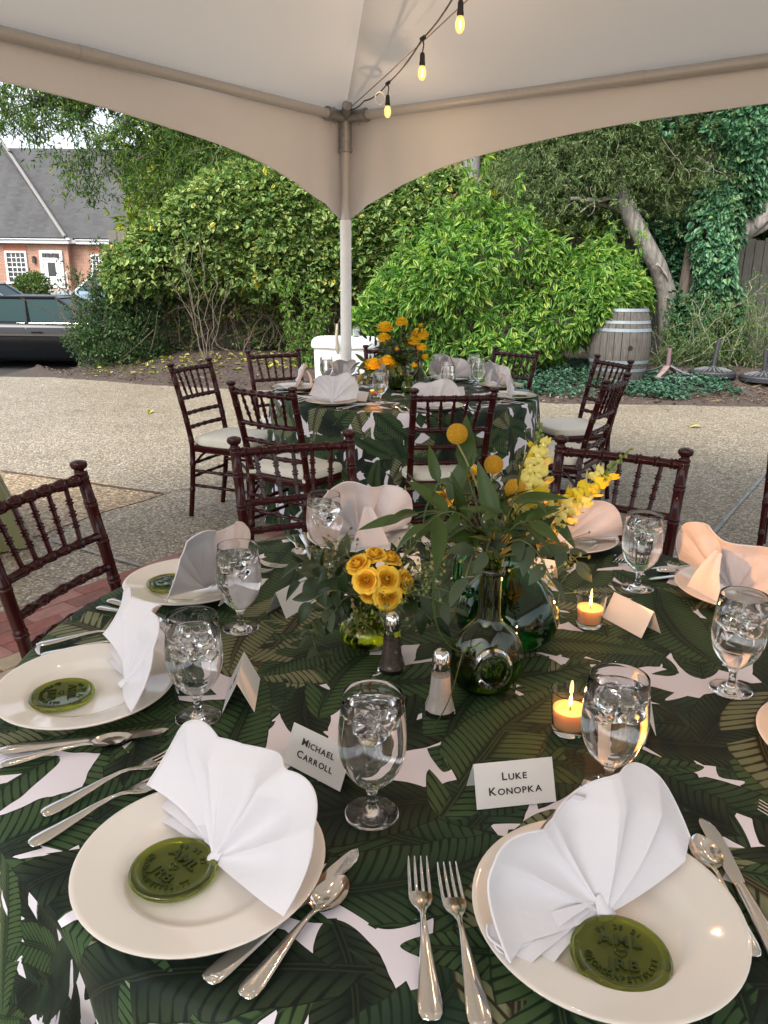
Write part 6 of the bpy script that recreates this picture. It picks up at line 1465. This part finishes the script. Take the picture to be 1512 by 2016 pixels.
def bottles():
    c = Vector((.170, 1.155, TOP)); t = thing('seal_bottle', 'dark green flattened glass bottle with a round seal, in front of the jug', 'bottle', c, R(6)); mb = MB()
    prof = [(0, .004), (.030, .0), (.040, .003), (.050, .013), (.0575, .030), (.0610, .050), (.0600, .068), (.0550, .085), (.0450, .101), (.0320, .113), (.0225, .122), (.0185, .132), (.0178, .155), (.0180, .190), (.0175, .200), (.0215, .203), (.0225, .208), (.0205, .213), (.0175, .216), (.0185, .224), (.0195, .229), (.0180, .2305)]
    inn = [(.0155, .230), (.0145, .215), (.0150, .190), (.0148, .155), (.0155, .131), (.0195, .120), (.0290, .111), (.042, .0985), (.0518, .0835), (.0567, .0675), (.0577, .050), (.0545, .031), (.047, .0155), (.038, .0075), (.028, .006), (0, .013)]
    vs = []; fs = []; P = prof+inn; n = 48
    for r, z in P:
        fl = .70+.30*min(1, max(0, (z-.10)/.03)) if z > .05 else .70+.12*(1-z/.05)
        for k in range(n): a = 2*PI*k/n; vs.append((r*math.cos(a), r*fl*math.sin(a), z))
    for i in range(len(P)-1):
        for k in range(n): q = (k+1) % n; fs.append((i*n+k, i*n+q, (i+1)*n+q, (i+1)*n+k))
    mb.add(vs, fs); mb.build('glass_body', M_dgreen, t)
    sl = MB(); M = Matrix.Translation((0, -.0415, .056)) @ Matrix.Rotation(PI/2+.10, 4, 'X') @ Matrix.Diagonal((1.15, 1.32, 1.1, 1))
    sl.lathe([(0, .002), (.017, .0022), (.0195, .0032), (.0205, .0062), (.0235, .0080), (.0265, .0060), (.0275, .0015), (.0275, -.006)], 36, M=M); seal = sl.build('seal', M_dgreen, t)
    rough = MB()
    for i in range(60): a = random.uniform(0, 6.28); r = .015*math.sqrt(random.random()); rough.ball((r*math.cos(a), r*math.sin(a)*1.1, .0025), .0013, 5, 4, M=M)
    rough.build('seal_relief', M_dgreen, seal)
    w = MB(); vs = []; P2 = [(0, .0131)]+[(r+.0002, z) for r, z in inn[::-1][1:9]]+[(.0290, .1105), (0, .1105)]
    for r, z in P2:
        fl = .70+.30*min(1, max(0, (z-.10)/.03)) if z > .05 else .70+.12*(1-z/.05)
        for k in range(32): a = 2*PI*k/32; vs.append((r*math.cos(a), r*fl*math.sin(a), z))
    w.add(vs, [(i*32+k, i*32+(k+1) % 32, (i+1)*32+(k+1) % 32, (i+1)*32+k) for i in range(len(P2)-1) for k in range(32)]); w.build('water', M_water, t)
    j = Vector((.232, 1.345, TOP)); t = thing('handled_jug', 'big round deep green glass jug with handle, behind the seal bottle', 'jug', j); mb = MB()
    O = [(0, .004), (.055, 0), (.075, .005), (.090, .022), (.096, .045), (.093, .070), (.080, .096), (.060, .118), (.040, .136), (.029, .150), (.0255, .165), (.0260, .195), (.0300, .200), (.0310, .208), (.0265, .212)]; I = [(.0225, .211), (.0215, .195), (.0212, .165), (.0250, .1485), (.0365, .1335), (.057, .115), (.077, .094), (.0895, .069), (.0925, .045), (.0865, .0235), (.073, .0085), (.05, .005), (0, .009)]
    mb.lathe(O+I, 56); mb.build('glass_body', M_jug, t)
    wv = MB(); wv.lathe([(0, .0091), (.0502, .0051), (.0732, .0086), (.0867, .0236), (.0927, .045), (.0915, .055), (0, .055)], 48); wv.build('water', M_water, t)
    h = MB(); d = Vector((-1, -.18, 0)).normalized(); h.tube([d*.026+Vector((0, 0, .190)), d*.050+Vector((0, 0, .203)), d*.080+Vector((0, 0, .190)), d*.099+Vector((0, 0, .160)), d*.100+Vector((0, 0, .125)), d*.088+Vector((0, 0, .100)), d*.076+Vector((0, 0, .098))], [.011, .010, .0095, .009, .0085, .009, .013], 12); h.build('handle', M_jug, t)
    top = (.170, 1.155, TOP+.225); inb = (.170, 1.155, TOP+.10)
    for p, r, sg in (((.112, 1.20, 1.172), .0165, (.012, 0, .0)), ((.174, 1.22, 1.119), .0155, (-.01, 0, 0)), ((.203, 1.18, 1.090), .0160, (-.012, 0, -.01))):
        craspedia({.112: 'golden button flower highest in the bouquet, in front of the far chair', .174: 'golden button flower beside a silvery leaf in the bouquet', .203: 'golden button flower low in front of the snapdragons'}[p[0]], p, top, r, sg)
    snapdragon('yellow snapdragon standing upright behind the golden buttons', top, (.250, 1.26, 1.185), 16, (.022, 0, 0), .62); snapdragon('yellow snapdragon leaning far out to the right', top, (.388, 1.21, 1.150), 18, (.0, 0, -.012), .66); snapdragon('third yellow snapdragon between the upright and the leaning one', top, (.262, 1.25, 1.125), 12, (.012, 0, -.005), .62)
    G = 'leaf stems in the seal bottle'
    for tip, mes, n, lab, sg in (((.128, 1.19, 1.115), bigleaf, 4, 'stem with the broadest upright leaf in the bouquet', (0, 0, 0)), ((.030, 1.16, 1.045), ruscus, 6, 'pointed leaf stem reaching left over the handle', (0, 0, .04)), ((.062, 1.10, 1.055), ruscus, 6, 'pointed leaf stem arching left above the roses', (0, 0, .045)), ((.085, 1.20, 1.095), ruscus, 6, 'leaf stem rising left of the golden buttons', (-.01, 0, .01)), ((.215, 1.09, 1.065), ruscus, 6, 'leaf stem leaning right and forward in the bouquet', (0, 0, .02)), ((.165, 1.10, 1.07), ruscus, 6, 'leaf stem in the middle of the bouquet facing the viewer', (0, 0, .02)), ((.275, 1.17, 1.045), ruscus, 7, 'leaf stem reaching right below the snapdragons', (0, 0, .03)), ((.290, 1.10, 1.00), euca, 8, 'grey eucalyptus stem spreading right in front of the plate', (0, 0, .035)), ((.245, 1.07, .985), euca, 7, 'grey eucalyptus stem drooping forward right', (0, 0, .045)), ((.120, 1.07, .985), euca, 6, 'grey eucalyptus stem drooping forward left', (0, 0, .04)), ((.150, 1.08, 1.02), euca, 6, 'grey eucalyptus stem at the bottle mouth', (0, 0, .025)), ((.225, 1.24, 1.09), ruscus, 6, 'leaf stem behind the golden buttons', (0, 0, 0)), ((.145, 1.25, 1.07), ruscus, 6, 'leaf stem at the back of the bouquet', (0, 0, 0)), ((.20, 1.13, 1.105), ruscus, 5, 'leaf stem with a silvery twisted leaf near the top', (0, 0, 0))):
        sprig(lab, top, tip, mes, n, G, sg, .22 if n < 7 else .3)
    for tip, mm, lab in (((.075, 1.12, .975), M_gseed, 'green seed sprig hanging left over the handle'), ((.285, 1.12, .990), M_gseed, 'green seed sprig at the right under the snapdragons'), ((.255, 1.15, 1.03), M_seed, 'brown seed sprig among the snapdragons'), ((.10, 1.24, 1.06), M_gseed, 'green seed sprig at the back left of the bouquet'), ((.265, 1.08, .955), M_gseed, 'dark berry sprig drooping beside the right plate')): seeds(lab, top, tip, mm, 34, .034, (0, 0, .03))
    for lab, p in (('small orange bloom behind the broad leaf', (.100, 1.30, 1.04)), ('small orange bloom peeking over the broad leaf', (.142, 1.28, 1.085)), ('orange bud low at the right of the bouquet', (.262, 1.19, 1.00))): rose(lab, p, (-.2, -1, .4), top, 'small orange blooms', .72)
    # bear grass loops
    t = thing('grass_loops', 'long glossy grass blades looped beside the bottle', 'grass blade', top); o = Vector(top)
    for L in ([(.170, 1.155, .985), (.125, 1.12, 1.045), (.085, 1.10, 1.015), (.075, 1.09, .95), (.086, 1.085, .89), (.118, 1.09, .855), (.15, 1.10, .865)], [(.170, 1.155, .985), (.10, 1.14, 1.11), (.068, 1.13, 1.085), (.062, 1.12, 1.04), (.10, 1.10, 1.02)], [(.170, 1.155, .985), (.20, 1.12, 1.075), (.225, 1.1, 1.09), (.235, 1.09, 1.08)], [(.17, 1.155, .985), (.215, 1.11, 1.0), (.25, 1.09, .94), (.262, 1.08, .90)], [(.12, 1.07, .862), (.10, 1.04, .80), (.075, 1.02, TOP+.006)]):
        # smooth through the points
        P = [Vector(p)-o for p in L]; pts = []
        for i in range(len(P)-1):
            p0, p1, p2, p3 = P[max(0, i-1)], P[i], P[i+1], P[min(len(P)-1, i+2)]
            for k in range(8): u = k/8; pts.append(.5*((2*p1)+(p2-p0)*u+(2*p0-5*p1+4*p2-p3)*u*u+(3*p1-p0-3*p2+p3)*u**3))
        pts.append(P[-1]); mb = MB(); m_ = len(pts); mb.tube(pts, [(.0028*min(1, .4+3*(1-i/m_)), .0007) for i in range(m_)], 6, flat=(0, -1, .4)); mb.build('blade', M_bleaf, t)
bottles()

# far table flowers
def pompom(label, pos, base, r, group='marigolds'):
    t = thing('marigold', label, 'flower', pos, 0, group); mb = MB(); N = 110
    for i in range(N):
        zz = 1-1.55*(i+.5)/N; a = i*2.39996; q = math.sqrt(max(0, 1-zz*zz)); d = Vector((q*math.cos(a), q*math.sin(a), zz*.8)); p = d*r*.55; s = d.cross(Vector((0, 0, 1))); s = s.normalized() if s.length > .1 else Vector((1, 0, 0)); n = s.cross(d); w = r*.26
        e = d*r*random.uniform(.9, 1.08); mb.add([p-s*w*.5, p+s*w*.5, e+s*w+n*w*random.uniform(-.5, .6), e+d*w*.3, e-s*w+n*w*random.uniform(-.5, .6)], [(0, 1, 2, 3, 4)])
    mb.ball((0, 0, 0), r*.72, 10, 7, (1, 1, .8)); mb.build('flower_head', M_marig, t, False); st = MB(); b = Vector(base)-Vector(pos); st.tube([(0, 0, -r*.5), tuple(b*.5+Vector((.01, 0, 0))), tuple(b)], .0025, 6); st.build('stem', M_stem, t)
def far_flowers():
    def vase(label, c, O, m, nm='bud_vase', ribs=0):
        t = thing(nm, label, 'vase', (*c, TOP)); mb = MB(); n = 40; vs = []; P = O+[(max(0, r-.003), z) for r, z in O[::-1]]
        for r, z in P:
            for k in range(n): a = 2*PI*k/n; rr = r*(1+(.05*math.cos(ribs*a) if ribs else 0)); vs.append((rr*math.cos(a), rr*math.sin(a), z))
        mb.add(vs, [(i*n+k, i*n+(k+1) % n, (i+1)*n+(k+1) % n, (i+1)*n+k) for i in range(len(P)-1) for k in range(n)]); mb.build('glass_body', m, t)
    vase('green ribbed glass vase holding the tall marigolds on the far table', (.075, 4.75), [(0, .002), (.045, .002), (.055, .02), (.058, .06), (.052, .11), (.046, .14), (.052, .155)], M_dgreen, ribs=14)
    vase('small clear round vase on the far table below the marigolds', (.135, 4.60), [(0, .002), (.03, .002), (.042, .02), (.044, .035), (.034, .058), (.026, .07), (.032, .085)], M_ygreen)
    vase('dark slim bottle on the far table right of the marigolds', (.205, 4.72), [(0, .002), (.04, .002), (.052, .03), (.048, .07), (.024, .11), (.016, .13), (.015, .24), (.018, .25)], M_dgreen, 'slim_bottle')
    vase('clear low vase of two marigolds on the far table', (-.035, 4.72), [(0, .002), (.03, .002), (.04, .03), (.036, .07), (.03, .09), (.034, .10)], M_glass)
    b = (.075, 4.75, TOP+.14)
    for p, r, lab in (((-.005, 4.74, 1.118), .045, 'marigold at the upper left of the far bouquet'), ((.092, 4.75, 1.150), .036, 'marigold standing highest in the far bouquet'), ((-.012, 4.72, 1.060), .038, 'marigold just under the upper left one'), ((.198, 4.72, 1.078), .050, 'large marigold at the right of the far bouquet'), ((.165, 4.70, 1.045), .036, 'marigold left of the large right one'), ((.212, 4.70, 1.010), .030, 'small marigold below the large right one'), ((.232, 4.70, .955), .020, 'tiny marigold bud at the lower right'), ((.172, 4.70, .905), .018, 'tiny orange flower low in the far bouquet'), ((.065, 4.70, 1.0), .014, 'tiny yellow flower in the middle of the foliage'), ((.21, 4.78, 1.13), .016, 'tiny yellow flower above the large right marigold')): pompom(lab, p, b, r)
    for p, r, lab in (((-.075, 4.70, .905), .050, 'marigold hanging over the rim of the low vase'), ((.010, 4.70, .930), .042, 'second marigold above the low vase'), ((.045, 4.72, .905), .030, 'marigold at the right of the low vase')): pompom(lab, p, (-.035, 4.72, TOP+.09), r)
    lm = [blade_mesh('leaf', M_bleaf, .05, .3, .3), blade_mesh('leaf', M_dleaf, .07, .32, .2)]
    for i in range(15):
        a = random.uniform(0, 6.28); tip = (.085+random.gauss(0, .075), 4.74+random.gauss(0, .05), random.uniform(.93, 1.14)); sprig('feathery green stem among the tall marigolds ' + side_words(tip, (.085, 4.74, 1.03)), b, tip, lm, 11, 'marigold greenery', (0, 0, 0), .15, .0015)
    for tip in ((-.15, 4.70, .92), (-.13, 4.66, .86), (-.10, 4.68, .84), (.09, 4.66, .86), (.10, 4.62, .90)): sprig('leafy stem from the low marigold vase ' + side_words(tip, (-.035, 4.68, .88)), (-.035, 4.72, TOP+.09), tip, [blade_mesh('leaf', M_bleaf, .075, .4, .2)], 5, 'low vase greenery', (0, 0, .03), .3, .0015)
    for lab, L in (('thin dark curved stem rising from the slim bottle', [(.205, 4.72, 1.0), (.222, 4.72, 1.12), (.205, 4.72, 1.22), (.175, 4.72, 1.26)]), ('thin dark curved blade arching right over the far plates', [(.205, 4.72, 1.0), (.28, 4.7, 1.06), (.36, 4.68, 1.0), (.405, 4.66, .90), (.41, 4.62, TOP+.01)])):
        t = thing('grass_stalk', lab, 'grass blade', (0, 0, 0)); mb = MB(); mb.tube(L, .0025, 5); mb.build('blade', M_dleaf, t)
far_flowers()

# ------------------------------------------------------------------ festoon lights under the tent roof
M_bulb = mat('lit_bulb_glass', (1, .7, .3), .2, emit=(1, .44, .11), estr=7)
M_fil = mat('bulb_filament', (1, .8, .5), .3, emit=(1, .44, .08), estr=7)
M_cable = mat('black_rubber_cable', (.02, .02, .02), .6)
def bulb_meshes():
    s = MB(); s.lathe([(0, .0), (.008, .0), (.0105, -.004), (.0125, -.012), (.0135, -.040), (.0150, -.046), (.0148, -.058), (.012, -.060), (0, -.060)], 18); so = s.mesh('socket', M_cable)
    g = MB(); g.lathe([(.010, -.058), (.0135, -.066), (.0195, -.080), (.0205, -.095), (.0175, -.112), (.0095, -.124), (0, -.127)], 20); gm = g.mesh('bulb_glass', M_bulb, True, 180)
    f = MB(); f.lathe([(0, -.068), (.0045, -.075), (.0055, -.098), (.0035, -.112), (0, -.114)], 10); fm = f.mesh('filament', M_fil); return so, gm, fm
def festoon():
    so, gm, fm = bulb_meshes(); G = 'festoon bulbs under the tent roof'
    clear, ct, cb = new_mat('amber_bulb_envelope'); cb.inputs['Base Color'].default_value = (1, .80, .5, 1); cb.inputs['Transmission Weight'].default_value = 1; cb.inputs['Roughness'].default_value = .02; cb.inputs['IOR'].default_value = 1.08
    cb.inputs['Emission Color'].default_value = (1, .34, .05, 1); cb.inputs['Emission Strength'].default_value = .75; gm.materials[0] = clear
    drops = [((.168, 4.46, 2.545), 'festoon bulb hanging higher, in the middle of the three'), ((-.006, 5.28, 2.515), 'festoon bulb hanging lowest, nearest the corner pole'), ((.305, 3.86, 2.60), 'festoon bulb cut off by the top picture edge')]
    extra = [((.45, 3.2, 2.66), 'just beyond the top bulb'), ((.55, 2.55, 2.70), 'over the far rim of the near table'), ((.62, 1.9, 2.70), 'over the back right plate'), ((.68, 1.2, 2.66), 'over the nearer candle'), ((.74, .5, 2.60), 'over the bottom right plate'), ((-.55, 2.1, 2.66), 'over the back left plate'), ((-1.2, 1.75, 2.6), 'over the left edge chair'), ((-1.9, 1.55, 2.56), 'at the far left of the tent'), ((1.6, 2.25, 2.62), 'right of the near table'), ((2.3, 2.35, 2.58), 'at the far right of the tent'), ((.1, -.5, 2.6), 'behind the viewer'), ((-.4, .7, 2.64), 'over the bottom left plate')]
    P = []
    for (x, y, z), lab in drops+[(p, 'festoon bulb above the picture, number of strings away' if 0 else 'festoon bulb above the picture ' + where) for p, where in extra]:
        t = thing('festoon_bulb', lab, 'light bulb', (x, y, z), 0, G); inst('socket', so, t, (0, 0, -.052)); inst('bulb_glass', gm, t, (0, 0, -.052)); inst('filament', fm, t, (0, 0, -.052))
        mb = MB(); mb.tube([(0, 0, .012), (.006, .004, -.015), (0, 0, -.053)], .0035, 6); mb.tube([(-.010, -.006, .004), (.010, .006, .020)], .010, 8); mb.build('lead', M_cable, t); P.append(Vector((x, y, z+.012)))
        L = bpy.data.lights.new('bulb_light', 'POINT'); L.energy = 1.0; L.color = (1, .68, .42); L.shadow_soft_size = .008; lo = link(bpy.data.objects.new('bulb_light', L), t); lo.location = (0, 0, -.205)
    cor = Vector((-.29, 6.03, 2.52))
    def sag_line(pts, r, name, lab, cat, sg=.03):
        mb = MB(); full = []
        for a, b in zip(pts[:-1], pts[1:]): full += [a.lerp(b, k/8)+Vector((0, 0, -sg*4*(k/8)*(1-k/8))) for k in range(8)]
        full.append(pts[-1]); mb.tube(full, r, 6); o = mb.build(name, M_cable, None); tag(o, lab, cat); return o
    sag_line([cor, Vector((-.16, 5.72, 2.515)), P[1], P[0], P[2]]+P[3:8], .0045, 'light_string', 'black festoon cord running from the tent corner over the near table', 'cord', .02)
    sag_line([P[8], P[9], P[10]], .0045, 'light_string', 'black festoon cord on the left under the tent roof, above the picture', 'cord'); sag_line([P[11], P[12]], .0045, 'light_string', 'black festoon cord on the right under the tent roof, above the picture', 'cord'); sag_line([P[13], P[14]], .0045, 'light_string', 'black festoon cord behind the viewer under the tent roof', 'cord')
    o = sag_line([cor+Vector((.01, 0, .0)), Vector((.47, 3.92, 2.68)), Vector((1.0, 1.7, 2.76)), Vector((.96, -1.9, 2.55))], .0035, 'guy_wire', 'thin steel cable stretched from the tent corner, carrying the festoon cord', 'cable', .006)
    o.data.materials[0] = mat('warm_steel_cable', (.28, .22, .18), .45, metal=.6)
    t = thing('webbing_loop', 'white webbing loop coiled on the cable beside the lowest bulb', 'strap', (-.055, 5.40, 2.50)); mb = MB(); mb.tube([(.03*math.cos(a), .01*a/6, .035*math.sin(a)-.03) for a in [k*.5 for k in range(18)]], [(.010, .002)]*18, 6, flat=(0, 1, 0)); mb.build('loop', M_sleeve, t)
festoon()
